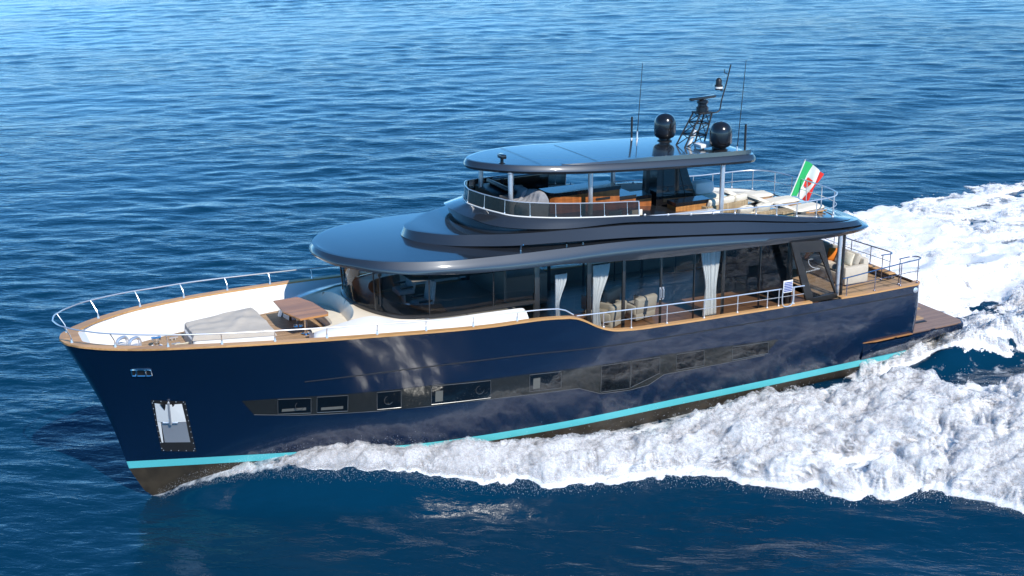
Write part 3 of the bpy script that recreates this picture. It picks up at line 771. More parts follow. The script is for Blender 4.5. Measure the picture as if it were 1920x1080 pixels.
# ---- wet bar and cabinets
def cabinet(x0, x1, y0, y1, zt, mat, top='black', name='bar_cabinet', rad=0.0):
    zb = fly_z(min(x0, x1)) - .02
    if rad:
        ol = [(x0, y0), (x1, y0)] + [(x1, y1 - .3), (x1 - .04, y1 - .16), (x1 - .14, y1 - .05), (x1 - .32, y1)] + [(x0, y1)]
    else: ol = [(x0, y0), (x1, y0), (x1, y1), (x0, y1)]
    o = MB().prism(ol, zb, zt - .12).build(name, mat, yacht)
    cx, cy = (x0 + x1) / 2, (y0 + y1) / 2
    MB().prism([(cx + (x - cx) * 1.02, cy + (y - cy) * 1.05) for x, y in ol], zt - .118, zt).build('worktop', top, o)
    return o
bc = cabinet(10.15, 12.55, .0, .78, 6.42, 'wood', rad=1)
MB().box((10.75, .795, 6.08), (.5, .03, .06)).build('cabinet_slot', 'satin', bc)
cabinet(9.45, 10.1, -.3, .6, 6.02, 'wood')
cabinet(7.05, 8.35, .72, 1.22, 5.74, 'wood2')
cabinet(8.75, 9.35, -.2, .4, 5.9, 'wood')
# white bench box along the coaming
bb = MB().box((8.6, 2.0, fly_z(8.6) + .30), (2.5, .45, .6), bev=.03); bb.build('coaming_bench', 'white', yacht)
# helm console and dark settee to starboard
hc = MB(); hc.box((13.85, -.55, 5.95), (.55, 1.7, 1.0), bev=.06); hc.box((13.6, -.55, 6.5), (.35, 1.5, .12), Matrix.Rotation(R(-25), 3, 'Y'), bev=.03)
hco = hc.build('helm_console', 'satin', yacht)
MB().lathe((13.3, -.2, 6.3), [(.001, 0), (.03, 0), (.03, .05), (.18, .06), (.19, .08), (.18, .1), (.001, .1)], 18, axis='X').build('steering_wheel', 'steel', hco)

# ================================================================== deckhouse
G_x = [4.6, 13.9, 16.0, 16.9, 17.6, 18.2, 18.6, 18.82, 18.9]; G_y = [2.45, 2.45, 2.42, 2.36, 2.16, 1.72, 1.12, .5, 0]
def house_curve(z, xs0, n):
    C = spl([(14.0, 2.45, z), (15.4, 2.43, z), (16.5, 2.40, z), (17.3, 2.30, z), (17.95, 2.02, z), (18.4, 1.55, z), (18.7, .95, z), (18.85, .45, z), (18.9, 0, z)], n)
    return C
def zbot_house(x): return np.interp(x, [13.8, 15, 16.5, 18, 18.9], [3.64, 3.65, 3.64, 3.66, 3.74])
hc_ = house_curve(0, 14, 60); hl = mirror_loop(hc_)
bot = np.stack([hl[:, 0], hl[:, 1], zbot_house(hl[:, 0]) + .10], 1)
topg = np.stack([hl[:, 0], hl[:, 1], np.full(len(hl), 5.0)], 1)
topg = offset(topg, .06)
sl = np.r_[0, np.cumsum(np.linalg.norm(np.diff(bot, axis=0), axis=1))]
def at_s(A, s_): return np.array([np.interp(s_, sl, A[:, k]) for k in range(3)])
half = sl[-1] / 2
cuts = [0, 1.3, 3.25, 4.9, half + (half - 4.9), 2 * half - 3.25, 2 * half - 1.3, sl[-1]]
for a, b in zip(cuts[:-1], cuts[1:]):
    ss = np.linspace(a + .012, b - .012, max(8, int((b - a) * 6)))
    MB().grid([[at_s(bot, s_), at_s(topg, s_)] for s_ in ss]).build('wheelhouse_window', 'glass_wh', yacht)
for s_ in cuts[1:-1]:
    MB().tube([at_s(bot, s_), at_s(topg, s_)], .02, 6).build('window_mullion', 'frame', yacht)
# dark sill frame along the bottom of the glass
MB().grid(np.stack([offset(bot, .015, -.10), offset(bot, .05, -.09), offset(bot, .05, -.01), offset(bot, .02, .012), offset(bot, -.06, .012)], 1)).build('window_sill', 'frame', yacht)
# wipers
for s_ in (half - 1.7, half + .2, half + 1.9):
    a = at_s(offset(topg, .07, -.05), s_); b = at_s(offset(bot, .07, .45), s_ + .05)
    m_ = MB(); m_.tube([a, b], .022, 6); m_.tube([b + [0, 0, -.25], b + [0, 0, .35]], .018, 6); m_.box(tuple(a), (.1, .1, .12), bev=.02)
    m_.build('windscreen_wiper', 'satin', yacht)
# white moulded base of the house: slopes from the sill out to the side and forward to the settee
ob = offset(bot, .03, -.11)
side = []
for p in ob:
    k = np.clip((p[0] - 16.6) / 2.0, 0, 1)
    side.append(p)
outer_lo = spl([(14.15, 2.64, 2.95), (15.5, 2.66, 3.05), (17.4, 2.60, 3.05), (18.8, 2.42, 3.05), (19.8, 2.12, 3.05), (20.45, 1.80, 3.05), (20.62, 1.55, 3.05), (20.55, 1.40, 3.05)], 60)
outer_hi = spl([(14.32, 2.56, 3.50), (15.5, 2.59, 3.54), (17.4, 2.52, 3.55), (18.6, 2.34, 3.56), (19.5, 2.08, 3.54), (20.2, 1.78, 3.46), (20.42, 1.58, 3.42), (20.40, 1.42, 3.40)], 60)
rim = spl([(14.42, 2.48, 3.57), (15.5, 2.47, 3.60), (17.0, 2.36, 3.61), (18.1, 1.98, 3.64), (18.75, 1.62, 3.74), (19.3, 1.52, 3.68), (20.1, 1.46, 3.52), (20.38, 1.40, 3.44)], 60)
hb = MB()
for sgn in (1, -1):
    m1 = np.array([1, sgn, 1])
    e0 = outer_hi + (outer_lo - outer_hi) * .12 + [0, .03, 0]
    hb.grid(np.stack([rim, (rim + outer_hi) / 2 + [0, 0, .02], outer_hi, e0, outer_lo], 1) * m1)
    # end cap behind (aft end)
    hb.add([tuple(np.array(q) * m1) for q in [rim[0], outer_hi[0], outer_lo[0], (14.15, 2.3, 2.95)]], [(0, 1, 2, 3)])
# settee cavity walls: U shape
hb.build('deckhouse_base', 'white', yacht); hb = MB()
Ucav = spl([(20.40, 1.42, 3.42), (19.7, 1.46, 3.55), (19.3, 1.40, 3.66), (19.08, 1.05, 3.74), (18.98, .5, 3.78), (18.95, 0, 3.79)], 40)
Ul = mirror_loop(Ucav)
Ubot = offset(Ul, -.16); Ubot[:, 2] = 3.36
hb.grid(np.stack([Ul, Ul * .5 + Ubot * .5 + [0, 0, .05], Ubot], 1))
# top deck between sill and settee rim
fr_i = [i for i, p in enumerate(ob) if p[0] > 17.05]
fa = ob[fr_i]; sf = np.linspace(0, 1, len(fa))
su = np.r_[0, np.cumsum(np.linalg.norm(np.diff(Ul, axis=0), axis=1))]; su /= su[-1]
s2 = np.r_[0, np.cumsum(np.linalg.norm(np.diff(fa, axis=0), axis=1))]; s2 /= s2[-1]
fu = np.stack([np.interp(np.clip(.06 + .88 * s2, 0, 1), su, Ul[:, k]) for k in range(3)], 1)
hb.grid(np.stack([fa, fa * .5 + fu * .5 + [0, 0, .03], fu], 1))
# arms: join rim and cavity
for sgn in (1, -1):
    m1 = np.array([1, sgn, 1]); kk = rim[[i for i in range(60) if rim[i, 0] > 18.05]]
    ar = np.stack([np.interp(np.linspace(0, 1, len(kk)), np.linspace(0, 1, 20), Ucav[:20][::-1][:, k]) for k in range(3)], 1)
    hb.grid(np.stack([kk, ar], 1) * m1)
hbo = hb.build('settee_surround', 'coaming', yacht)
# seat of the settee
seat_in = offset(Ul, -.62); seat_in[:, 2] = 3.36
si = [i for i, p in enumerate(Ul)]
s_out = Ubot.copy()
inner_u = spl([(20.38, .98, 3.38), (19.9, .98, 3.38), (19.72, .8, 3.38), (19.66, .4, 3.38), (19.65, 0, 3.38)], 40); inl = mirror_loop(inner_u)
sb_ = MB(); sb_.grid(np.stack([Ubot, Ubot * .7 + inl * .3 + [0, 0, .05], Ubot * .1 + inl * .9 + [0, 0, .05], inl, inl * [1, 1, 0] + [0, 0, 3.28]], 1))
sb_.build('settee_cushion', 'cushion', yacht)
sr = MB(); sr.grid(np.stack([inl * [1, 1, 0] + [-.02, 0, 3.30], inl * [1, 1, 0] + [-.05, 0, 3.05]], 1))
for sgn in (1, -1): sr.add([(20.40, sgn * .98, 3.36), (20.40, sgn * 1.45, 3.40), (20.5, sgn * 1.5, 3.05), (20.42, sgn * .98, 3.05)], [(0, 1, 2, 3)])
sr.build('settee_base', 'white', yacht)
# grab rail along the white side
for sgn in (1,):
    pth = [(x, np.interp(x, outer_lo[:8, 0], outer_lo[:8, 1]) if x < 15 else np.interp(x, outer_lo[:, 0][:50], outer_lo[:, 1][:50]) + .06, 3.24) for x in np.linspace(14.6, 20.0, 20)]
    gr = MB().tube(pth, .018, 6).build('grab_rail', 'steel', yacht)
    for p in pth[1::3]: MB().tube([p, (p[0], p[1] - .07, p[2] - .06)], .012, 6).build('rail_bracket', 'steel', gr)

# salon sides: full-height glass between dark frames
GX = [13.9, 12.15, 10.95, 9.62, 8.4, 7.3, 5.9, 4.75]
for sgn in (1, -1):
    for a, b in zip(GX[:-1], GX[1:]):
        za, zb = 2.10 + .012 * (a - 4), 2.10 + .012 * (b - 4); ta = np.interp(a, [4, 10, 14], [4.52, 4.68, 4.98]); tb = np.interp(b, [4, 10, 14], [4.52, 4.68, 4.98])
        MB().grid([[(a - .05, sgn * 2.45, za + .06), (a - .05, sgn * 2.45, ta)], [(b + .05, sgn * 2.45, zb + .06), (b + .05, sgn * 2.45, tb)]]).build('salon_window', 'glass_sal', yacht)
    for i, x in enumerate(GX):
        w = [.16, .14, .10, .06, .035, .09, .035, .12][i]
        MB().box((x, sgn * 2.45, 3.45), (w, .07, 2.7), bev=.008).build('window_mullion', 'frame', yacht)
    MB().box((9.3, sgn * 2.45, 2.12), (9.3, .09, .10)).build('window_sill', 'frame', yacht)
    MB().box((13.98, sgn * 2.45, 3.0), (.04, .10, 1.9)).build('window_sill', 'frame', yacht)
for x in (9.66, 9.56):
    m_ = MB(); m_.tube([(x, 2.49, 3.15), (x, 2.54, 3.19), (x, 2.54, 3.44), (x, 2.49, 3.48)], .022, 6); m_.box((x, 2.492, 3.31), (.06, .02, .4)); m_.build('door_handle', 'steel', yacht)
# interior shell
ceil = MB(); ceil.grid([[(x, y, 4.62 + .03 * max(0, x - 10)) for y in (-2.5, 0, 2.5)] for x in (4.6, 10, 14, 17.8)]); ceil.build('salon_ceiling', 'interior', yacht)
MB().grid([[(x, y, 2.12 + .012 * (x - 4)) for y in (-2.42, 0, 2.42)] for x in (4.6, 9, 14.2)]).build('salon_floor', 'floor', yacht)
MB().grid([[(x, y, 3.05) for y in (-2.3, 0, 2.3)] for x in (13.9, 16, 17.6)]).build('wheelhouse_floor', 'interior', yacht)
MB().box((13.9, -1.0, 3.3), (.08, 2.6, 2.4)).build('salon_bulkhead', 'interior', yacht)
MB().box((4.55, 0, 3.3), (.06, 4.7, 2.4)).build('salon_bulkhead', 'black', yacht)
dsh = MB(); dsh.grid(np.stack([offset(bot, -.10, .0), offset(bot, -.75, .06), offset(bot, -.8, -.35)], 1)[[i for i, p in enumerate(bot) if p[0] > 16.6]]); dsh.build('dashboard', 'satin', yacht)
# galley furniture inside
MB().box((12.6, -1.7, 2.75), (1.9, 1.0, 1.05), bev=.03).build('galley_unit', 'interior', yacht)

# wing panels abaft the salon with a raked window
for sgn in (1, -1):
    y = 3.02
    o_ = [(5.15, 4.50), (4.72, 4.47), (3.95, 4.42), (3.18, 2.36), (4.42, 2.36)]
    q = [(4.83, 4.12), (4.03, 4.04), (3.28, 2.55), (4.17, 2.50)]
    outer_q = [(5.20, 4.50), (3.95, 4.42), (3.18, 2.36), (4.42, 2.36)]
    wp = MB()
    for s_ in (0, 1):
        yy = sgn * (y + (.04 if s_ else -.05))
        k = len(wp.v)
        wp.add([(a, yy, b) for a, b in outer_q] + [(a, yy, b) for a, b in q], [(i, (i + 1) % 4, 4 + (i + 1) % 4, 4 + i) for i in range(4)], False)
    wp.add([(a, sgn * (y + d), b) for d in (-.05, .04) for a, b in outer_q], [(i, (i + 1) % 4, 4 + (i + 1) % 4, 4 + i) for i in range(4)], False)
    wp.add([(a, sgn * (y + d), b) for d in (-.05, .04) for a, b in q], [(i, (i + 1) % 4, 4 + (i + 1) % 4, 4 + i) for i in range(4)], False)
    wo_ = wp.build('wing_panel', 'frame', yacht)
    MB().add([(a, sgn * y, b) for a, b in q], [(0, 1, 2, 3)], False).build('wing_window', 'glass_aft', wo_)
    if sgn == 1:
        sw = [(4.44, 3.82), (4.43, 3.72), (4.34, 3.60), (4.20, 3.52), (4.02, 3.48)]
        lg = MB().tube([(a, y + .006, b) for a, b in spl([(p[0], p[1], 0) for p in sw], 16)[:, :2]], .006, 5)
        lg.tube([(4.44, y + .006, 3.82), (4.36, y + .006, 3.84), (4.26, y + .006, 3.82)], .004, 5)
        # the lettering below the swoosh is too small to read in the photograph: short strokes only
        for k in range(9):
            x = 4.50 - .062 * k; z = 3.40 + .004 * k
            lg.tube([(x, y + .006, z), (x - .004, y + .006, z + .055)], .0045, 4); lg.tube([(x - .012, y + .006, z + .02), (x - .038, y + .006, z + .035)], .005, 4)
        lg.build('window_emblem', 'whitecloth', wo_)
    # connection down to the hull
    MB().tube([(2.95, sgn * 2.72, 2.28), (2.95, sgn * 2.72, 4.40)], .075, 14).build('aft_column', 'steel', yacht)
    MB().tube([(2.78, sgn * 2.72, 2.28), (2.78, sgn * 2.72, 4.40)], .05, 12).build('aft_column', 'frame', yacht)

# ================================================================== guard rails on the main deck
# side-deck rail, port and starboard
for sgn in (1, -1):
    tp = []; 
    for x in np.linspace(13.05, 4.75, 30): tp.append((x, sgn * (float(bsh(x)) - .06), np.interp(x, [4.7, 8, 13.05], [3.07, 3.17, 3.37])))
    px = [12.15, 11.2, 9.95, 8.6, 7.35, 6.2, 5.75, 5.15] if sgn == 1 else [12.1, 10.7, 9.3, 7.9, 6.5, 5.1]
    posts = [((x, sgn * (float(bsh(x)) - .06), float(zsh(x)) + .05), (x, sgn * (float(bsh(x)) - .06), np.interp(x, [4.7, 8, 13.05], [3.07, 3.17, 3.37]))) for x in px]
    midp = [(x, sgn * (float(bsh(x)) - .06), np.interp(x, [4.7, 8, 12.2], [2.80, 2.90, 3.03])) for x in np.linspace(12.15, 4.75, 24)]
    rail(tp, posts, 'side_rail', mid=[midp])
# bow rail: one tube from break to break round the stem, flared outwards at the bow
Rb = sheer_curve(13.15, 27, 50); lp = mirror_loop(Rb)
fl_ = np.interp(lp[:, 0], [13, 17, 20, 23, 26, 27], [-.07, -.07, .0, .12, .20, .14]); hz = np.interp(lp[:, 0], [13.1, 13.5, 16, 20, 24, 27], [.05, .26, .31, .35, .42, .56])
tr = offset(lp, fl_); tr[:, 2] += hz + .03
br = MB().tube(tr, .020, 8).build('bow_rail', 'steel', yacht)
cl = offset(lp, -.09, .055)
s1 = np.r_[0, np.cumsum(np.linalg.norm(np.diff(lp, axis=0), axis=1))]; hf = s1[-1] / 2
for sgn in (1, -1):
    for d in (.55, 1.9, 3.3, 4.7, 6.1, 7.5, 8.9, 10.3, 11.7, 13.05):
        s_ = hf - sgn * d
        a = np.array([np.interp(s_, s1, cl[:, k]) for k in range(3)]); b = np.array([np.interp(s_ + (.0), s1, tr[:, k]) for k in range(3)])
        c = a + [0, 0, .17]
        pb = MB(); pb.tube([a, a + [0, 0, .10], c * .85 + b * .15, b], .014, 6); pb.lathe(tuple(a), [(.04, 0), (.04, .02), (.026, .05), (.024, .12)], 8)
        pb.build('rail_post', 'steel', br)
mids = offset(lp, fl_ * .4 - .05); mids[:, 2] += .17
# aft deck rails: along both quarters with the boarding gap
for sgn in (1, -1):
    yb = lambda x: sgn * (float(bsh(max(x, 0))) - .09 - (.15 if x < -.1 else 0))
    zt = 3.20
    tp = [(3.15, yb(3.1), 3.05), (2.6, yb(2.6), 3.08), (1.4, yb(1.4), 3.16), (.3, yb(.3), 3.22), (-.12, yb(0), 3.24), (-.30, yb(0) - sgn * .10, 3.24), (-.30, yb(0) - sgn * .30, 3.24), (-.12, yb(0) - sgn * .42, 3.22), (.35, yb(0) - sgn * .42, 3.20)]
    tp = spl(tp, 40)
    pts_ = [(2.95, 3.06), (1.75, 3.14), (.62, 3.2), (-.12, 3.23)]
    posts = [((x, yb(max(x, 0)), 2.42), (x, yb(max(x, 0)), z)) for x, z in pts_] + [((.3, yb(0) - sgn * .42, 2.30), (.3, yb(0) - sgn * .42, 3.2))]
    mid = [(x, yb(x), 2.78 + .02 * (3 - x)) for x in np.linspace(3.05, -.1, 10)]
    rail(tp, posts, 'aft_rail', mid=[mid], mat='darksteel')
# stair wings in the transom, teak treads
for sgn in (1, -1):
    st = MB()
    for k in range(4): st.box((-.30 + -.18 * k + .2, sgn * 2.45, 2.1 - .38 * k), (.36, .8, .05), bev=.01)
    st.build('transom_stair', 'deck', yacht)
MB().box((-.35, 0, 1.5), (.12, 3.6, 1.6), bev=.04).build('transom_door', 'hull', yacht)
# low bulwark with a teak cap and a rail across the stern, between the two stairs
tb_ = MB().box((.10, 0, 2.30), (.16, 4.1, .36), bev=.02).build('stern_bulwark', 'hull', yacht)
MB().box((.10, 0, 2.50), (.30, 4.3, .045), bev=.012).build('stern_cap', 'cap', tb_)
tp = spl([(.52, 2.0, 3.18), (.05, 2.0, 3.18), (-.02, 1.9, 3.18), (.04, 1.0, 3.18), (.12, 0, 3.18), (.12, -1.0, 3.18), (.08, -1.95, 3.18)], 40)
posts = [((.45, 2.0, 2.30), (.45, 2.0, 3.18))] + [((x, y, 2.52), (x, y, 3.18)) for x, y in ((.02, 1.9), (.06, .95), (.12, 0), (.12, -.95), (.08, -1.9))]
rail(tp, posts, 'stern_rail', mid=[[(.02, 1.9, 2.86), (.06, .95, 2.86), (.12, 0, 2.86), (.12, -.95, 2.86), (.08, -1.9, 2.86)]], mat='darksteel')
MB().lathe((.0, 3.17, 2.2), [(.001, -.02), (.09, -.02), (.10, .04), (.06, .06), (.001, .06)], 14, axis='Y').build('stern_fairlead', 'steel', yacht)
# foredeck gear that is bolted down
wl = MB().lathe((24.45, -.25, 3.14), [(.16, 0), (.16, .05), (.09, .08), (.09, .2), (.14, .24), (.14, .3), (.001, .31)], 16).build('windlass', 'chrome', yacht)
for x, y in ((25.35, -.42), (25.05, -.22)):
    bl = MB(); 
    bl.tube(spl([(x - .16, y - .1, 3.16), (x - .16, y - .1, 3.42), (x - .10, y - .06, 3.50), (x + .10, y + .06, 3.50), (x + .16, y + .1, 3.42), (x + .16, y + .1, 3.16)], 16), .05, 8)
    bl.box((x, y, 3.24), (.3, .22, .2), Matrix.Rotation(R(30), 3, 'Z'), bev=.04); bl.build('mooring_bollard', 'steel', yacht)
for x, y in ((23.9, -.62), (24.1, .55), (23.95, -.1)):
    m_ = MB(); m_.tube([(x - .12, y, 3.22), (x + .12, y, 3.22)], .022, 6); m_.tube([(x - .05, y, 3.14), (x - .05, y, 3.22)], .02, 6); m_.tube([(x + .05, y, 3.14), (x + .05, y, 3.22)], .02, 6); m_.build('deck_cleat', 'steel', yacht)
# ================================================================== THINGS STANDING ON THE YACHT
def slab(ol, z0, z1, edge=.015):
    m_ = MB(); c = np.mean(np.array(ol), 0)
    rings = []
    for k, z in ((1 - edge * 2, z0), (1, z0 + edge), (1, z1 - edge), (1 - edge * 2, z1)):
        rings.append([(c[0] + (x - c[0]) * k, c[1] + (y - c[1]) * k, z) for x, y in ol])
    m_.grid(rings, closed_v=True, smooth=False)
    n = len(ol); b = len(m_.v) - n
    m_.f += [tuple(range(n))[::-1], tuple(range(b, b + n))]; m_.sm += [False, False]
    return m_
def pad(size, c=(0, 0, 0), puff=.05, n=14, rot=None, wob=0.0, seed=0):
    """upholstered cushion: rounded slab with a domed top and pulled-in corners"""
    m_ = MB(); rows_t = []; rows_b = []
    for i in range(n):
        u = -1 + 2 * i / (n - 1); rt = []; rb = []
        for j in range(n):
            v = -1 + 2 * j / (n - 1)
            e = (1 - abs(u) ** 6) * (1 - abs(v) ** 6)
            k = 1 - .05 * (abs(u) * abs(v)) ** 3
            w = wob * float(vnoise(np.array(u * 2 + seed), np.array(v * 2 + 3.1 * seed)))
            x, y = u * size[0] / 2 * k, v * size[1] / 2 * k
            rt.append((x, y, size[2] / 2 * (e ** .3) + puff * (1 - u * u) * (1 - v * v) + w)); rb.append((x, y, -size[2] / 2 * (e ** .3) - puff * .6 * (1 - u * u) * (1 - v * v)))
        rows_t.append(rt); rows_b.append(rb)
    Mx = Matrix.Translation(c) @ (rot.to_4x4() if rot is not None else Matrix.Identity(4))
    f = lambda rows: [[tuple(Mx @ Vector(p)) for p in r] for r in rows]
    m_.grid(f(rows_t)); m_.grid(f(rows_b), flip=True)
    return m_
def rx(a): return Matrix.Rotation(R(a), 3, 'X')
def ry(a): return Matrix.Rotation(R(a), 3, 'Y')
def rz_(a): return Matrix.Rotation(R(a), 3, 'Z')

# ---- foredeck: table, covered sun pad, rope
t = thing('deck_table', 'varnished teak table with angled ends in front of the white bow settee', 'table', (20.2, 0, 3.06))
slab([(.62, -1.12), (-.12, -1.16), (-.38, -.45), (-.50, .62), (-.42, .86), (.42, .90), (.66, .05)], .60, .66).build('tabletop', 'table', t)
for y in (-.42, .38):
    l = MB().lathe((.12, y, 0), [(.16, 0), (.16, .015), (.05, .03), (.045, .55), (.1, .59), (.1, .60)], 16).build('table_leg', 'chrome', t)
t = thing('sun_pad', 'bow sun pad on a white base under a grey canvas cover', 'sun pad', (22.5, 0, 3.10))
def ring_pad(s, z, ins=0): return [(-1.10 + ins, -1.22 * s + ins, z), (1.12 - ins, -.60 * s + ins * .6, z + .02), (1.12 - ins, .60 * s - ins * .6, z + .02), (-1.10 + ins, 1.22 * s - ins, z)]
def rr_(z, ins, r=.10, n=5):
    P = np.array(ring_pad(1, z, ins)); out = []
    for k in range(4):
        a, b, c = P[k - 1], P[k], P[(k + 1) % 4]; u = (a - b) / np.linalg.norm(a - b); v = (c - b) / np.linalg.norm(c - b)
        for q in np.linspace(0, 1, n): out.append(tuple(b + u * r * (1 - q) ** 2 + v * r * q ** 2))
    return out
m_ = MB(); m_.grid([rr_(0, .03), rr_(.34, .03), rr_(.37, .05)], closed_v=True); m_.f.append(tuple(range(len(m_.v) - 20, len(m_.v)))); m_.sm.append(False)
m_.build('pad_base', 'white', t)
m_ = MB(); G = []
for i in range(41):
    u = i / 40; row = []
    for j in range(41):
        v = j / 40 * 2 - 1; x = -1.10 + 2.22 * u; w = 1.22 + (.60 - 1.22) * u
        e = min(1, min(u, 1 - u) / .03) * min(1, (1 - abs(v)) / .03)
        e = max(0, e)
        skirt_port = .20; skirt = .02
        z = .52 + .05 * (1 - u) * (1 - abs(v)) + .012 * math.sin(9 * v + 4 * u) * (1 - v * v) + .02 * float(vnoise(np.array(u * 5.0), np.array(v * 3.0)))
        z += .05 * math.exp(-((u * .9 - .12 - .25 * (v + .7)) / .06) ** 2) * (1 - abs(v))
        zb = .36 if v > .2 else .03
        if u > .97 and v < .8: zb = .03
        z = zb + (z - zb) * (e ** .35)
        row.append((x, v * w, z))
    G.append(row)
m_.grid(G); m_.build('canvas_cover', 'cover', t)
for x, y in ((.45, 1.0 - .21), (-.55, 1.22 - .14)):
    c_ = MB(); c_.box((x, y + .01, .16), (.13, .05, .05), rz_(16), bev=.012); c_.build('pad_latch', 'steel', t)
c_ = MB(); c_.box((-.9, 1.14, .20), (.22, .10, .03), rz_(16), bev=.01); c_.build('teak_step', 'cap', t)
rp = MB()
for k in range(3):
    rp.tube([(.34 * math.cos(a) * (1 - .12 * k), .20 * math.sin(a) * (1 - .12 * k) + .05 * math.sin(3 * a), .03 + .03 * k) for a in np.linspace(0, 2 * math.pi, 26, endpoint=False)], .02, 6, closed=True)
rp.tube(spl([(.34, 0, .04), (.7, .1, .03), (1.0, -.05, .05), (1.25, .05, .08)], 16), .02, 6)
t = thing('rope', 'coil of pale mooring rope on the bow deck behind the windlass', 'rope', (23.75, .12, 3.135))
rp.build('rope_coil', 'rope', t)

# ---- salon and wheelhouse interior seen through the glass
def armchair(label, loc, rzv):
    t = thing('armchair', label, 'armchair', loc, rzv, 'taupe armchairs inside the salon')
    MB().box((0, 0, .24), (.95, .9, .32), bev=.06).build('seat', 'lounge', t)
    MB().box((-.42, 0, .55), (.22, .9, .55), ry(-10), bev=.07).build('backrest', 'lounge', t)
    for y in (-.42, .42): MB().box((0, y, .42), (.9, .16, .32), bev=.05).build('armrest', 'lounge', t)
    MB().box((.02, .0, .255), (.97, .22, .325), bev=.06).build('seat_stripe', 'stripe_dark', t)
    for x in (-.36, .36):
        for y in (-.36, .36): MB().tube([(x, y, 0), (x, y, .1)], .03, 8).build('leg', 'satin', t)
    return t
ac = armchair('taupe armchair nearest the salon glass beside the forward curtain', (11.0, 1.45, 2.16), R(-60))
copy_thing(ac, 'taupe armchair farthest aft in the salon, beside the glass door handle', (9.75, 1.2, 2.16), R(-75))
copy_thing(ac, 'taupe armchair deeper inside the salon behind the two near the glass', (10.4, .1, 2.16), R(-60))
for y, lab in ((.75, 'dark helm seat behind the wheelhouse glass on the port side'), (-.75, 'dark helm seat behind the wheelhouse glass on the starboard side')):
    t = thing('helm_seat', lab, 'helm seat', (16.85, y, 3.06), 0, 'helm seats in the wheelhouse')
    MB().lathe((0, 0, 0), [(.2, 0), (.2, .03), (.06, .06), (.06, .42)], 14).build('pedestal', 'steel', t)
    MB().box((0, 0, .5), (.55, .58, .16), bev=.05).build('seat', 'greypillow', t)
    MB().box((-.27, 0, .88), (.15, .56, .72), ry(-8), bev=.06).build('backrest', 'greypillow', t)
    for s_ in (-.3, .3): MB().box((0, s_, .66), (.42, .07, .06), bev=.02).build('armrest', 'satin', t)
def curtain(label, x0, x1, xm0, xm1, zt, zb, y=2.26):
    rows = []
    for z in np.linspace(0, 1, 22):
        row = []
        pinch = math.sin(min(1, z / .62) * math.pi / 2) ** 2 if z < .62 else 1 - .25 * (z - .62) / .38
        a = x0 + (xm0 - x0) * pinch; b = x1 + (xm1 - x1) * pinch
        for s_ in np.linspace(0, 1, 44):
            row.append((a + (b - a) * s_, y + .045 * math.sin(s_ * 42 + .5 * math.sin(5 * z)) + .02 * math.sin(s_ * 17), zt + (zb - zt) * z))
        rows.append(row)
    c0 = np.array([(x0 + x1) / 2, y, zb])
    t = thing('curtain', label, 'curtain', tuple(c0), 0, 'pale curtains inside the salon')
    m_ = MB(); m_.grid(np.array(rows) - c0); m_.build('curtain_cloth', 'curtain', t)
    MB().tube([tuple(np.array((x0 - .05, y, zt + .01)) - c0), tuple(np.array((x1 + .05, y, zt + .01)) - c0)], .02, 6).build('curtain_track', 'satin', t)
curtain('narrow pale curtain tapering down, farthest forward in the salon glass', 13.2, 12.78, 13.2, 13.06, 4.35, 2.75)
curtain('pale curtain gathered to one side, beside the forward salon pillar', 11.92, 11.30, 11.92, 11.68, 4.46, 2.25)
curtain('wide pale curtain tied at the waist, in the middle of the salon windows', 8.05, 7.28, 7.85, 7.42, 4.42, 2.22)

# ---- boarding ladder hooked on the side rail
t = thing('boarding_ladder', 'small white slatted boarding step hooked on the side rail beside the wing panel', 'ladder', (5.48, float(bsh(5.5)) + .02, 2.52))
fr = MB().tube(spl([(.2, .02, .60), (.2, .03, .12), (.12, .03, .02), (-.12, .03, .02), (-.2, .03, .12), (-.2, .02, .60)], 24), .02, 8)
fr.build('ladder_frame', 'steel', t)
MB().box((0, .0, .66), (.36, .02, .40), bev=.006).build('ladder_panel', 'white', t)
for k in range(6): MB().box((0, .02, .52 + .055 * k), (.30, .02, .022)).build('ladder_slat', 'blue', t)

# ---- aft deck: corner sofa and cushions
t = thing('corner_sofa', 'beige corner sofa on the aft deck under the overhang', 'sofa', (1.72, .45, 2.285))
MB().box((-.15, .05, .20), (1.0, 2.9, .38), bev=.05).build('sofa_base', 'beige', t)
MB().box((.75, -1.2, .20), (.9, .85, .38), bev=.05).build('sofa_base', 'beige', t)
MB().box((-.62, .05, .52), (.24, 2.9, .66), bev=.07).build('backrest', 'beige', t)
MB().box((.1, -1.62, .52), (2.1, .24, .64), bev=.07).build('backrest', 'beige', t)
MB().box((-.15, 1.50, .36), (1.0, .22, .62), bev=.06).build('armrest', 'beige', t)
for y in (-.75, .15, .95): pad((.78, .92, .15), (-.08, y, .45), .03).build('seat_cushion', 'beige', t)
for y in (-.7, .15, .95): pad((.5, .85, .16), (-.42, y, .74), .04, rot=ry(68)).build('back_cushion', 'beige', t)
def pillow(label, loc, mat, rot, sz=(.48, .48, .13), group='scatter cushions on the aft sofa'):
    o = pad(sz, (0, 0, 0), .05, 12, rot=rot).build('pillow', mat, None)
    o.matrix_world = BM @ Matrix.Translation(loc); tag(o, label, 'pillow', group); return o
pillow('orange cushion standing upright against the far back of the aft sofa', (1.86, -.12, 2.98), 'orange', rz_(25) @ rx(76), (.52, .56, .13))
pillow('orange cushion tilted in the corner of the aft sofa', (1.50, .78, 3.02), 'orange', rz_(40) @ ry(62))
pillow('grey cushion lying behind the tilted orange cushion', (1.44, 1.10, 3.02), 'greypillow', rz_(20) @ ry(58))
pillow('cream cushion on the aft sofa backrest beside the grey one', (1.40, 1.40, 3.02), 'cushion', rz_(5) @ ry(64))
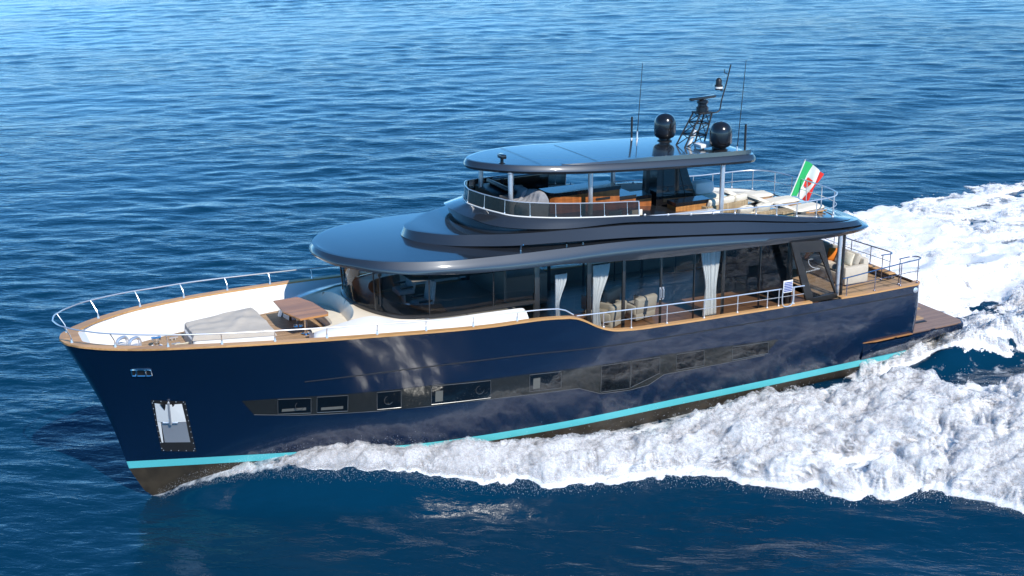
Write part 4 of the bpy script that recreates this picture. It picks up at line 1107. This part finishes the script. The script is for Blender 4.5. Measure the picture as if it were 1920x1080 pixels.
pillow('small teal cushion at the near end of the aft sofa', (1.85, 1.50, 2.95), 'teal', rz_(-50) @ ry(62), (.34, .34, .1))

# ---- flybridge: covered chairs, stools, settee
def covered_chair(label, loc, rzv):
    t = thing('covered_chair', label, 'covered chair', loc, rzv, 'helm chairs under slate grey covers')
    m_ = MB(); G = []
    prof = [(-.36, .05), (-.40, .45), (-.34, .74), (-.22, .86), (-.06, .84), (.04, .66), (.16, .56), (.34, .52), (.42, .42), (.44, .08)]
    pr = spl([(a, b, 0) for a, b in prof], 26)
    for v in np.linspace(-1, 1, 17):
        k = 1 - .10 * abs(v) ** 5
        G.append([((x * k + .02 * float(vnoise(np.array(x * 6), np.array(v * 4)))), .36 * v + .015 * math.sin(14 * z), .42 + (z - .42) * k + .025 * float(vnoise(np.array(x * 5 + 3), np.array(v * 5 + loc[0])))) for x, z, _ in pr])
    m_.grid(G)
    for v in (0, -1):
        k = len(m_.v); ring_ = G[v]; m_.add(ring_, [tuple(range(len(ring_)))], False)
    m_.build('chair_cover', 'greycover', t)
    MB().tube([(-.2, -.37, .86), (.0, -.385, .5), (.06, -.37, .1)], .014, 5).build('cover_strap', 'satin', t)
    return t
cc = covered_chair('chair under a slate grey cover, nearer the smoked screen, forward of the bar', (13.2, .80, 5.72), R(10))
copy_thing(cc, 'chair under a slate grey cover, farther from the smoked screen, by the helm', (13.4, .12, 5.72), R(4))
t = thing('dark_settee', 'black settee with a high back along the starboard side of the flybridge', 'settee', (12.3, -1.55, 5.25))
MB().box((0, 0, .22), (1.9, .7, .42), bev=.05).build('seat', 'black', t)
MB().box((0, -.32, .72), (2.0, .16, 1.0), rx(-6), bev=.05).build('backrest', 'black', t)
MB().box((.9, -.05, .5), (.16, .62, .5), bev=.05).build('armrest', 'black', t)
def stool(label, loc):
    t = thing('bar_stool', label, 'bar stool', loc, R(90), 'cream bar stools by the wet bar')
    MB().box((0, 0, .42), (.36, .40, .07), bev=.025).build('seat', 'cushion', t)
    MB().box((.19, 0, .64), (.05, .44, .30), bev=.02).build('backrest', 'cushion', t)
    for x in (-.14, .14):
        for y in (-.16, .16): MB().tube([(x, y, 0), (x * .9, y * .9, .4)], .016, 6).build('leg', 'steel', t)
    return t
st = stool('cream bar stool in front of the wooden bar, nearer the bow', (10.95, 1.72, 5.17))
copy_thing(st, 'cream bar stool in front of the wooden bar, nearer the stern', (10.25, 1.75, 5.12), R(90))
t = thing('white_armchair', 'white padded armchair behind the black funnel casing', 'armchair', (6.0, -.60, 4.90))
MB().box((0, 0, .26), (.95, .9, .5), bev=.12).build('seat', 'cushion', t); MB().box((.1, -.1, .72), (.8, .5, .46), bev=.16).build('backrest', 'whitecloth', t)
# wicker sofa, two cube tables
t = thing('wicker_sofa', 'wicker sofa with cream cushions abaft the black funnel casing', 'sofa', (6.35, 1.05, 4.84), R(8))
MB().box((.15, .25, .36), (1.75, .09, .68), bev=.02).build('wicker_back', 'wicker', t)
MB().box((1.0, -.25, .36), (.10, 1.0, .68), bev=.02).build('wicker_back', 'wicker', t)
MB().box((.1, -.25, .16), (1.75, .9, .30), bev=.02).build('wicker_base', 'wicker', t)
pad((1.65, .85, .16), (.1, -.25, .39), .03).build('seat_cushion', 'cushion', t)
for x in (.62, .05, -.5): pad((.55, .46, .17), (x, .10, .68), .05, rot=rx(66), wob=.03, seed=x * 7 + 2).build('back_cushion', 'cushion', t)
def long_wicker(label, loc, rzv):
    t = thing('wicker_lounge', label, 'sofa', loc, rzv)
    MB().box((0, .36, .24), (1.5, .08, .46), bev=.02).build('wicker_back', 'wicker', t); MB().box((0, -.05, .12), (1.5, .8, .24), bev=.02).build('wicker_base', 'wicker', t)
    pad((1.4, .74, .16), (0, -.05, .33), .03).build('seat_cushion', 'cushion', t)
    for x in (-.42, .3): pad((.6, .40, .16), (x, .16, .52), .05, rot=rx(58), wob=.03, seed=x + 4).build('back_cushion', 'cushion', t)
long_wicker('low wicker lounge with pale cushions between the wicker sofa and the cube tables', (5.75, 1.5, 4.79), R(2))
def cube(label, loc):
    t = thing('wicker_cube', label, 'side table', loc, R(3), 'wicker cube tables on the flybridge')
    MB().box((0, 0, .21), (.42, .42, .42), bev=.015).build('wicker_body', 'wicker', t)
    MB().box((0, 0, .435), (.43, .43, .025), bev=.008).build('cube_top', 'wicker', t); return t
cq = cube('wicker cube table next to the low wicker lounge', (4.85, 1.62, 4.72))
copy_thing(cq, 'wicker cube table nearest the stern', (4.35, 1.55, 4.69), R(-4))
# sun loungers
def lounger(label, loc, rzv):
    t = thing('sun_lounger', label, 'sun lounger', loc, rzv, 'cream sun loungers on the aft flybridge')
    MB().box((0, 0, .20), (1.95, .66, .05), bev=.01).build('frame', 'cap', t)
    for x in (-.8, .8):
        for y in (-.28, .28): MB().box((x, y, .09), (.06, .05, .18)).build('leg', 'cap', t)
    pad((1.30, .66, .14), (-.33, 0, .30), .03, wob=.015, seed=loc[1]).build('mattress', 'cushion', t)
    pad((.70, .66, .14), (.60, 0, .42), .03, rot=ry(-22), wob=.015, seed=loc[1] + 2).build('head_cushion', 'cushion', t)
    return t
lg = lounger('cream sun lounger farthest to starboard with its head raised', (3.95, -1.15, 4.66), R(-3))
copy_thing(lg, 'cream sun lounger between the other two, in front of the flag', (3.55, -.15, 4.63), R(2))
copy_thing(lg, 'cream sun lounger nearest the port stern rail', (3.35, 1.0, 4.61), R(6))

# ---- ensign on its staff
t = thing('ensign', 'green white and red flag with a crest on a raked staff at the stern rail', 'flag', (2.72, -.42, 4.74))
top = Vector((-.56, .12, 1.46)); MB().tube([(0, 0, 0), tuple(top)], .022, 8).build('flag_staff', 'white', t)
MB().lathe(tuple(top), [(.03, 0), (.035, .02), (.001, .05)], 8).build('staff_truck', 'steel', t)
def flag_pt(u, v):
    a = Vector((0, 0, 0)).lerp(top, .16) * (1 - v) + top * .985 * v            # along the hoist
    fly = Vector((-.86, .36, -.10)); fly2 = Vector((-.98, .10, -.50))
    p = a + (fly * (1 - v) * .72 + fly2 * v) * u * .86
    w = .13 * math.sin(u * 8.5 + v * 2.6) * (u ** .7) + .06 * math.sin(u * 15 + v * 6) * u
    return (p.x + w * .25, p.y + w, p.z - .10 * u * u + .04 * math.sin(u * 6))
for k, (nm, mt) in enumerate((('green_stripe', 'green'), ('white_stripe', 'whitecloth'), ('red_stripe', 'red'))):
    u0, u1 = (0, .41, .74)[k], (.41, .74, 1.0)[k]
    MB().grid([[flag_pt(u, v) for v in np.linspace(0, 1, 16)] for u in np.linspace(u0, u1, 12)]).build(nm, mt, t)
def crest(pts, mt, nm, d):
    q = []
    for u, v in pts:
        p = Vector(flag_pt(u, v)); e1 = Vector(flag_pt(u + .01, v)) - p; e2 = Vector(flag_pt(u, v + .01)) - p; n_ = e1.cross(e2).normalized()
        if n_.y < 0: n_ = -n_
        q.append(tuple(p + n_ * d))
    return MB().add(q, [tuple(range(len(q)))], False).build(nm, mt, t)
crest([(.48, .36), (.64, .36), (.66, .52), (.64, .64), (.48, .64), (.46, .52)], 'red', 'crest_shield', .012)
crest([(.49, .50), (.555, .50), (.555, .62), (.49, .62)], 'blue', 'crest_quarter', .018)
crest([(.57, .38), (.63, .38), (.63, .48), (.57, .48)], 'cap', 'crest_quarter', .018)
# ================================================================== THE SEA
WAVES = []
wr = np.random.default_rng(5)
for k in range(64):
    lam = 0.62 * (7.0 / .62) ** (k / 63.0)
    th = math.radians(245) + wr.normal(0, .55)
    WAVES.append((lam, th, (.0031 * lam ** .55) * wr.uniform(.55, 1.25), wr.uniform(0, 2 * math.pi)))
def swell(x, y, cell=0.0):
    z = np.zeros_like(x)
    g = .70 + .75 * fbm(x / 26.0, y / 26.0, 3, 4.0)
    wx = 2.2 * fbm(x / 7.0, y / 7.0, 2, 11.0); wy = 2.2 * fbm(x / 7.0, y / 7.0, 2, 23.0)
    for lam, th, a, ph in WAVES:
        k = 2 * math.pi / lam
        f = k * (x * math.cos(th) + y * math.sin(th)) + ph + wx * math.cos(ph * 3) + wy * math.sin(ph * 5)
        c = np.cos(f)
        fade = np.clip((lam / np.maximum(cell, 1e-6) - 2.0) / 2.0, 0, 1) if np.ndim(cell) else 1.0
        z = z + a * fade * (c + .18 * np.cos(2 * f))
    return z * g
# bow wave: crest height and outer reach along the boat (boat x), both sides
CX = [-40, -25, -14, -8, -3, 2, 6, 10, 14, 17, 20, 21.5, 23, 24, 24.7, 25.1]
CZ = [.10, .22, .40, .48, .50, .48, .44, .46, .56, .84, 1.08, 1.02, .68, .38, .12, 0]
OX = [-40, -25, -14, -8, -3, 0, 2.5, 4.6, 5.9, 7.8, 9.1, 10.1, 11.1, 13.3, 15.15, 16.5, 17.6, 18.6, 19.8, 21.5, 22.5, 23.5, 24.4, 25.1]
OY = [31, 25.0, 21.0, 18.6, 16.4, 15.0, 13.8, 12.5, 10.9, 10.0, 9.0, 8.0, 7.1, 6.2, 5.6, 5.0, 4.35, 3.75, 3.2, 2.25, 1.65, 1.05, .5, .12]
IX = [-40, -25, -14, -8, -3, -1, 1, 3.5, 6, 9, 14, 18, 21, 23.5, 25.1]
IY = [18, 13, 10.2, 8.4, 6.5, 5.7, 4.9, 3.75, 3.15, 3.1, 3.05, 2.5, 1.55, .72, 0]
def crest_z(x): return np.where(x > 25.1, 0, tab(x, CX, CZ))
def outer_y(x): return np.where(x > 25.1, 0, tab(x, OX, OY))
def inner_y(x): return np.where(x > 25.1, 0, tab(x, IX, IY))
def wake_h(x, y):
    """stationary wave pattern of the boat"""
    a = np.abs(y); yo, yi = outer_y(x), inner_y(x); cz = crest_z(x)
    yr = yi + (yo - yi) * np.interp(x, [0, 12, 18, 25], [.62, .55, .22, .3])
    wi = np.maximum(.8, (yr - yi) * .75); wo = np.interp(x, [0, 10, 16, 22, 25], [2.6, 2.3, 1.9, 1.3, .6])
    d = a - yr
    fl = np.interp(x, [10, 15.5, 18.5], [.0, .30, .95])
    ridge = np.where(d > 0, np.exp(-(d / wo) ** 2), fl + (1 - fl) * np.exp(-(d / wi) ** 2))
    near = np.clip((x + 45) / 12, 0, 1) * np.clip((25.1 - x) / .8, 0, 1)
    h = cz * ridge * near * np.interp(x, [13.5, 18.5], [.72, 1])
    trough = -.16 * np.exp(-((a - yo - 3.2) / 2.0) ** 2) * near * np.clip((20 - x) / 6, 0, 1)
    # stern: hollow behind the transom, then ridges of white water
    st = np.clip((1.5 - x) / 2.5, 0, 1)
    hollow = -.42 * np.exp(-((x + 4.5) / 3.2) ** 2) * np.exp(-(a / 2.2) ** 2)
    roost = .78 * np.exp(-((a - np.interp(x, [-14, -8, -3, 0, 2], [3.0, 3.1, 3.5, 3.75, 3.5])) / np.interp(x, [-6, -2], [1.0, .6])) ** 2) * np.exp(-((x + 5) / 6.5) ** 2) * st
    trench = -.12 * np.exp(-((a - (4.4 - .15 * x)) / .6) ** 2) * np.clip((3.0 - x) / 2, 0, 1) * np.clip((x + 16) / 8, 0, 1)
    return h * (1 - .5 * np.clip((4 - x) / 4, 0, 1) * np.clip((yi - a) / 1.0, 0, 1)) + trough + hollow + roost + trench
def hull_half_water(x): return np.where((x > -.2) & (x < 25.4), np.interp(x, WX, WY) * np.interp(x, [0, 20, 25.4], [.97, .8, .0]), 0)

def foam_density(x, y):
    """0 .. 1, where the boat has turned the water white (boat plan coordinates)"""
    a = np.abs(y); yo, yi = outer_y(x), inner_y(x); yo = np.where(y < 0, np.minimum(yo, np.interp(x, [-45, -23, -14, -4, 4], [13.0, 13.6, 14.2, 12.5, 11.0])), yo)
    rag = .55 * fbm(x * .55, y * .55, 4, 2.0) + .25 * fbm(x * 2.1, y * 2.1, 3, 8.0)
    k = np.interp(x, [-20, 5, 14, 20, 25], [1.5, 1.15, .8, .35, .12])
    k2 = k * (1 + .35 * np.clip(vnoise(x * 1.1, y * .4, 41.0), 0, 1))
    o = np.clip((yo - a + k2 * rag) / np.interp(x, [0, 10, 18, 24], [1.5, 1.1, .55, .16]), -1, 1)
    i = np.clip((a - yi + np.interp(x, [-1, 3, 12, 20], [0, .5, .8, 1.0]) + .8 * k * rag) / .5, -1, 1)
    band = np.minimum(o, i)
    # sheet of unbroken water along the bow before the crest breaks
    aft = np.clip((2.3 - x + .8 * rag) / 1.2, -1, 1)
    w_in = 3.55 - .02 * x + np.clip(-x, 0, 60) * .30
    wake = np.minimum(aft, np.clip((w_in - a + 1.6 * rag) / .9, -1, 1))
    far = np.minimum(np.clip((-4 - x + 3 * rag) / 3, -1, 1), np.clip((yo - 1.5 - a + 2.5 * rag) / 1.5, -1, 1))
    gap = np.exp(-((a - (4.40 - .15 * x)) / .42) ** 2) * np.clip((4 - x) / 3, 0, 1) * np.clip((x + 14) / 6, 0, 1) * (y > 0)
    d = np.maximum(np.maximum(band, wake), far) - 1.05 * gap
    # smoother dark patches behind the transom, to starboard
    d = d - .35 * np.clip(fbm(x * .22, y * .8, 4, 9.0) + .15, 0, 1) * (x < 1) * 2
    d = d - 1.0 * np.exp(-(((x + 9.2) / 3.0) ** 2 + ((y + 3.6 - .15 * x * 0) / 1.5) ** 2)) - .8 * np.exp(-(((x + 6.3) / 1.9) ** 2 + ((y + .1) / 1.1) ** 2))
    d = d - .5 * np.clip((-x - 10) / 25, 0, 1) * (fbm(x * .3, y * .5, 3, 5.0) > .1)
    return np.where(x > 25.1, -1, d)

BMn = np.array(BM)
def boat_to_world_xy(x, y): return x * math.cos(TRIM), y      # plan of the boat on the sea (trim shortens it by 0.03 %)

def np_mesh(name, V, F, mat, smooth=True, attrs=None):
    me = bpy.data.meshes.new(name)
    V = np.asarray(V, np.float32); F = np.asarray(F, np.int32)
    me.vertices.add(len(V)); me.vertices.foreach_set('co', V.ravel())
    me.loops.add(F.size); me.loops.foreach_set('vertex_index', F.ravel())
    me.polygons.add(len(F)); me.polygons.foreach_set('loop_start', np.arange(len(F), dtype=np.int32) * F.shape[1])
    if smooth: me.polygons.foreach_set('use_smooth', np.ones(len(F), bool))
    me.update(calc_edges=True); me.validate()
    for k, v in (attrs or {}).items():
        a = me.attributes.new(k, 'FLOAT', 'POINT'); a.data.foreach_set('value', np.asarray(v, np.float32).ravel())
    me.materials.append(mat)
    o = bpy.data.objects.new(name, me); COL.objects.link(o); return o
def quads(n, m, wrap=False):
    i = np.arange(n - 1)[:, None]; j = np.arange(m if wrap else m - 1)[None, :]; j2 = (j + 1) % m
    a = i * m + j; b = i * m + j2; c = (i + 1) * m + j2; d = (i + 1) * m + j
    return np.stack([a, b, c, d], -1).reshape(-1, 4)

# ---- water material
m, nt, out = nodes_of('sea_water')
b = nt.nodes.new('ShaderNodeBsdfPrincipled')
b.inputs['Roughness'].default_value = .06; b.inputs['IOR'].default_value = 1.333
tc = nt.nodes.new('ShaderNodeTexCoord'); mp = nt.nodes.new('ShaderNodeMapping')
vr = nt.nodes.new('ShaderNodeVectorRotate'); vr.rotation_type = 'Z_AXIS'; vr.inputs['Angle'].default_value = R(36)
nt.links.new(tc.outputs['Object'], vr.inputs['Vector'])
mp.inputs['Scale'].default_value = (.55, 1.35, 1)
nt.links.new(vr.outputs[0], mp.inputs[0])
n1 = nt.nodes.new('ShaderNodeTexNoise'); n1.inputs['Scale'].default_value = 2.6; n1.inputs['Detail'].default_value = 4; n1.inputs['Roughness'].default_value = .6
n1.inputs['Distortion'].default_value = .4
nt.links.new(mp.outputs[0], n1.inputs['Vector'])
bp = nt.nodes.new('ShaderNodeBump'); bp.inputs['Strength'].default_value = .5; bp.inputs['Distance'].default_value = .065
n0 = nt.nodes.new('ShaderNodeTexNoise'); n0.inputs['Scale'].default_value = .85; n0.inputs['Detail'].default_value = 2; n0.inputs['Distortion'].default_value = .5
nt.links.new(mp.outputs[0], n0.inputs['Vector'])
hm = nt.nodes.new('ShaderNodeMath'); hm.operation = 'MULTIPLY_ADD'; hm.inputs[1].default_value = 1.6
nt.links.new(n0.outputs['Fac'], hm.inputs[0]); nt.links.new(n1.outputs['Fac'], hm.inputs[2])
ng = nt.nodes.new('ShaderNodeTexNoise'); ng.inputs['Scale'].default_value = .045; ng.inputs['Detail'].default_value = 3
nt.links.new(tc.outputs['Object'], ng.inputs['Vector'])
gr_ = nt.nodes.new('ShaderNodeMapRange'); gr_.inputs[1].default_value = .35; gr_.inputs[2].default_value = .65; gr_.inputs[3].default_value = .55; gr_.inputs[4].default_value = 1.5
nt.links.new(ng.outputs['Fac'], gr_.inputs[0])
hg = nt.nodes.new('ShaderNodeMath'); hg.operation = 'MULTIPLY'; nt.links.new(hm.outputs[0], hg.inputs[0]); nt.links.new(gr_.outputs[0], hg.inputs[1])
nt.links.new(hg.outputs[0], bp.inputs['Height'])
at = nt.nodes.new('ShaderNodeAttribute'); at.attribute_name = 'foam'
# lacy foam: cells of noise cut by the foam density
fz = nt.nodes.new('ShaderNodeTexNoise'); fz.inputs['Scale'].default_value = 1.7; fz.inputs['Detail'].default_value = 8; fz.inputs['Roughness'].default_value = .68
nt.links.new(tc.outputs['Object'], fz.inputs['Vector'])
ad = nt.nodes.new('ShaderNodeMath'); ad.operation = 'ADD'; nt.links.new(at.outputs['Fac'], ad.inputs[0]); nt.links.new(fz.outputs['Fac'], ad.inputs[1])
mr = nt.nodes.new('ShaderNodeMapRange'); mr.inputs[1].default_value = .86; mr.inputs[2].default_value = 1.06
nt.links.new(ad.outputs[0], mr.inputs[0])
mx = nt.nodes.new('ShaderNodeMix'); mx.data_type = 'RGBA'
mx.inputs[6].default_value = (.0006, .027, .062, 1); mx.inputs[7].default_value = (.66, .70, .74, 1)
nt.links.new(mr.outputs[0], mx.inputs[0]); nt.links.new(mx.outputs[2], b.inputs['Base Color'])
rm = nt.nodes.new('ShaderNodeMapRange'); rm.inputs[3].default_value = .09; rm.inputs[4].default_value = .8
nt.links.new(mr.outputs[0], rm.inputs[0]); nt.links.new(rm.outputs[0], b.inputs['Roughness'])
nt.links.new(bp.outputs[0], b.inputs['Normal']); nt.links.new(b.outputs[0], out.inputs['Surface'])
WATER = m

# ---- foam material
m, nt, out = nodes_of('sea_foam')
b = nt.nodes.new('ShaderNodeBsdfPrincipled'); b.inputs['Base Color'].default_value = (.84, .85, .87, 1); b.inputs['Roughness'].default_value = .95
b.inputs['Specular IOR Level'].default_value = .2
b.inputs['Subsurface Weight'].default_value = .8; b.inputs['Subsurface Radius'].default_value = (.9, 1.0, 1.0); b.inputs['Subsurface Scale'].default_value = .16
tc = nt.nodes.new('ShaderNodeTexCoord')
n1 = nt.nodes.new('ShaderNodeTexNoise'); n1.inputs['Scale'].default_value = 7; n1.inputs['Detail'].default_value = 9; n1.inputs['Roughness'].default_value = .7
nt.links.new(tc.outputs['Object'], n1.inputs['Vector'])
bp = nt.nodes.new('ShaderNodeBump'); bp.inputs['Strength'].default_value = .6; bp.inputs['Distance'].default_value = .07
nt.links.new(n1.outputs['Fac'], bp.inputs['Height']); nt.links.new(bp.outputs[0], b.inputs['Normal'])
# the foam thins out to droplets where it is shallow
at = nt.nodes.new('ShaderNodeAttribute'); at.attribute_name = 'depth'
n2 = nt.nodes.new('ShaderNodeTexNoise'); n2.inputs['Scale'].default_value = 12; n2.inputs['Detail'].default_value = 6; n2.inputs['Roughness'].default_value = .8
nt.links.new(tc.outputs['Object'], n2.inputs['Vector'])
ms_ = nt.nodes.new('ShaderNodeMapping'); ms_.inputs['Scale'].default_value = (.45, 2.0, 1.0); nt.links.new(tc.outputs['Object'], ms_.inputs[0])
n3 = nt.nodes.new('ShaderNodeTexNoise'); n3.inputs['Scale'].default_value = 1.6; n3.inputs['Detail'].default_value = 6; n3.inputs['Roughness'].default_value = .7; n3.inputs['Distortion'].default_value = .6
nt.links.new(ms_.outputs[0], n3.inputs['Vector'])
av = nt.nodes.new('ShaderNodeMix'); av.inputs[0].default_value = .42; nt.links.new(n2.outputs['Fac'], av.inputs[2]); nt.links.new(n3.outputs['Fac'], av.inputs[3])
ad = nt.nodes.new('ShaderNodeMath'); ad.operation = 'ADD'; nt.links.new(at.outputs['Fac'], ad.inputs[0]); nt.links.new(av.outputs[0], ad.inputs[1])
mr = nt.nodes.new('ShaderNodeMapRange'); mr.inputs[1].default_value = .56; mr.inputs[2].default_value = .80
nt.links.new(ad.outputs[0], mr.inputs[0])
tr_ = nt.nodes.new('ShaderNodeBsdfTransparent'); ms = nt.nodes.new('ShaderNodeMixShader')
nt.links.new(mr.outputs[0], ms.inputs[0]); nt.links.new(tr_.outputs[0], ms.inputs[1]); nt.links.new(b.outputs[0], ms.inputs[2])
nt.links.new(ms.outputs[0], out.inputs['Surface'])
FOAM = m

# ---- water surface: fan of rings about the point of sea below the drone's hover, dense where the boat is, reaching the horizon
fx, fy = 30.0, 35.5
ang0 = math.atan2(-.8583, -.4147)
aa = np.r_[np.linspace(-math.pi, -.75, 40)[:-1], np.linspace(-.75, .75, 470), np.linspace(.75, math.pi, 40)[1:-1]]
rad = [1.0, 6, 11, 16, 20]
while rad[-1] < 400: rad.append(rad[-1] + max(.13, rad[-1] * .0034))
while rad[-1] < 9000: rad.append(rad[-1] * 1.25)
rad = np.array(rad)
RR, AA = np.meshgrid(rad, aa, indexing='ij')
X = fx + RR * np.cos(AA + ang0); Y = fy + RR * np.sin(AA + ang0)
cell = np.maximum(RR * .0034, np.where(np.abs(AA) < .76, 0, RR * .06))
fadefar = np.clip((700 - RR) / 400, 0, 1)
Zs = swell(X, Y, cell) * fadefar
near = (np.abs(X) < 60) & (np.abs(Y) < 45)
H = np.zeros_like(X); FD = np.full_like(X, -1.0)
H[near] = wake_h(X[near], Y[near]); FD[near] = foam_density(X[near], Y[near])
calm = np.ones_like(X); calm[near] = 1 - .5 * np.clip(FD[near] + .3, 0, 1)
Z = Zs * calm + H
# keep the water out of the hull
ins = near & (np.abs(Y) < hull_half_water(X) - .25) & (X > 0) & (X < 25)
Z[ins] -= 1.2
gp = np.exp(-((np.abs(Y) - (4.4 - .15 * X)) / .8) ** 2) * np.clip((3 - X) / 3, 0, 1) * np.clip((X + 16) / 6, 0, 1) * (Y > 0)
fo_attr = np.clip(.30 * FD + .23, -.2, .45)
fo_attr = np.where(near, np.maximum(fo_attr, .36 * gp - .02), -.2)
V = np.stack([X, Y, Z], -1).reshape(-1, 3)
sea = np_mesh('water', V, quads(len(rad), len(aa), True), WATER, True, dict(foam=fo_attr))
sea['kind'] = 'structure'; sea['label'] = 'deep blue rippled open sea'

# ---- heaped white water: height fields that dive under the water surface where there is no foam
def heap(name, xs, ys, fn, label, shells=((0, 0),)):
    Xg, Yg = np.meshgrid(xs, ys, indexing='ij')
    Zg, Dg = fn(Xg, Yg)
    VV = []; FF = []; DD = []; nn = 0
    for lift, cut in shells:
        jit = lift * np.interp(Xg, [9, 18, 24], [1.0, .42, .25]) * (.6 + .8 * fbm(Xg * 1.7 + 3 * lift, Yg * 1.7, 3, 6.0 + lift))
        Vv = np.stack([Xg, Yg, Zg + jit * np.clip(Dg * 1.6 - .1, 0, 1)], -1).reshape(-1, 3); Fq = quads(len(xs), len(ys))
        dq = Dg - cut
        keep = ((Zg > -2.5) & (dq > -.25)).ravel()[Fq].all(1)
        Fq = Fq[keep]
        used = np.unique(Fq); mp_ = np.full(len(Vv), -1); mp_[used] = np.arange(len(used)) + nn
        VV.append(Vv[used]); FF.append(mp_[Fq]); DD.append(dq.ravel()[used]); nn += len(used)
    o = np_mesh(name, np.vstack(VV), np.vstack(FF), FOAM, True, dict(depth=np.concatenate(DD)))
    o['kind'] = 'stuff'; o['label'] = label; return o
def billow(x, y, s, z):
    return 1 - np.abs(vnoise(x * s, y * s, z)) * 1.6
def puff(x, y):
    wx_ = .5 * vnoise(x * .9, y * .9, 31.0); wy_ = .5 * vnoise(x * .9, y * .9, 37.0)
    x = x + wx_; y = y + wy_
    return (.25 + .55 * vnoise(x * .55, y * .55, 1.0) + .30 * billow(x, y, 1.1, 2.0) + .16 * vnoise(x * 2.6, y * 2.6, 3.0) + .13 * vnoise(x * 6.5, y * 6.5, 4.0) + .13 * vnoise(x * 14, y * 14, 5.0))
def bow_fn(x, y):
    d = foam_density(x, y); a = np.abs(y)
    base = swell(x, y) * .5 + wake_h(x, y)
    hgt = np.interp(x, [-12, 0, 8, 14, 18, 22, 25], [.46, .48, .44, .40, .30, .16, .05])
    thick = hgt * (np.clip(d, -1, 1) * .55 + puff(x * 1.0, y * 1.0) * np.clip(d + .55, 0, 1) * .75)
    hh = np.clip((a - hull_half_water(x) - .1) / 1.5, 0, 1)
    thick = thick * (1 - (1 - (.25 + .75 * hh)) * np.interp(x, [1, 4, 13, 17], [0, 1, 1, .2]))
    z = base - .10 + thick
    return np.where((d < -.75) | (a < hull_half_water(x) - .35), -5, z), np.clip((thick - .02) * 1.7 / np.maximum(hgt, .12), -.3, 1)
xs = np.arange(-14, 25.3, .055); ys = np.arange(0.0, 21.5, .055)
heap('bow_wave_foam', xs, ys, bow_fn, 'breaking white bow wave spilling along the near side of the hull', ((0, 0), (.07, .55), (.16, .68), (.28, .78), (.42, .85)))
def stern_fn(x, y):
    d = foam_density(x, y)
    base = swell(x, y) * .5 + wake_h(x, y)
    hgt = np.interp(x, [-40, -15, -4, 1, 2.3], [.22, .30, .46, .30, .05])
    thick = hgt * (np.clip(d, -1, 1) * .45 + puff(x, y) * np.clip(d + .5, 0, 1) * .7)
    z = base - .08 + thick
    return np.where((d < -.7) | ((y > 4.75 - .16 * x) & (x > -14)) | ((x > -2.85) & (np.abs(y) < 3.18)), -5, z), np.clip((thick - .05) * 1.25 / hgt + .16 * fbm(x * .28, y * 1.0, 4, 12.0), -.3, 1)
heap('stern_wake_foam', np.arange(-46, 2.6, .085), np.arange(-24, 7.5, .085), stern_fn, 'broad white wake churning behind the stern', ((0, 0), (.10, .62), (.22, .78)))
def star_fn(x, y):
    return bow_fn(x, y)
heap('far_bow_wave_foam', np.arange(-13, 25, .2), np.arange(-17, 0, .2), star_fn, 'white bow wave on the far side of the hull')

# ---- spray: droplets thrown up along the edges of the white water
oct_v = np.array([(1, 0, 0), (-1, 0, 0), (0, 1, 0), (0, -1, 0), (0, 0, 1), (0, 0, -1)], float)
oct_f = np.array([(0, 2, 4), (2, 1, 4), (1, 3, 4), (3, 0, 4), (2, 0, 5), (1, 2, 5), (3, 1, 5), (0, 3, 5)])
def spray(name, n, gen, label, rmin=.004, rmax=.011):
    P, S = gen(n)
    n = len(P); rr_s = (rmin + (rmax - rmin) * rng.random(n) ** 3) * S
    sc = rr_s[:, None, None] * (1 + .6 * rng.random((n, 1, 3)))
    Vv = (P[:, None, :] + oct_v[None] * sc).reshape(-1, 3)
    Fq = (oct_f[None] + (np.arange(n) * 6)[:, None, None]).reshape(-1, 3)
    o = np_mesh(name, Vv, Fq, FOAM, False, dict(depth=np.ones(len(Vv)))); o['kind'] = 'stuff'; o['label'] = label; return o
def gen_bow(n):
    x = rng.uniform(-12, 24.9, n * 4); t = rng.random(n * 4)
    yo, yi = outer_y(x), inner_y(x)
    side = rng.random(n * 4)
    y = np.where(side < .75, yo + rng.normal(-.10, .26, n * 4) * np.interp(x, [0, 15, 22, 25], [1.5, 1.1, .6, .2]), yi + t * (yo - yi))
    d = foam_density(x, y)
    lift = rng.exponential(1.0, n * 4) * np.interp(x, [-12, 6, 14, 20, 25], [.24, .24, .14, .07, .03])
    z = wake_h(x, y) + np.clip(d, 0, 1) * .25 + lift
    ok = (d > -.8) & (rng.random(n * 4) < np.where(d < .2, 1, .55)) & (y > hull_half_water(x))
    P = np.stack([x, y, z], 1)[ok][:n]; return P, np.interp(P[:, 0], [0, 12, 25], [1.2, 1.0, .6])
spray('bow_spray', 30000, gen_bow, 'fine white droplets flung off the bow wave')
def gen_st(n):
    x = rng.uniform(-26, 2.2, n * 4); y = rng.uniform(-12, 5.5, n * 4); d = foam_density(x, y)
    lift = rng.exponential(.16, n * 4); z = wake_h(x, y) + lift + .15 * np.clip(d, 0, 1)
    ok = (d > .15); P = np.stack([x, y, z], 1)[ok][:n]; return P, np.ones(len(P))
spray('wake_spray', 16000, gen_st, 'fine white droplets above the stern wake')
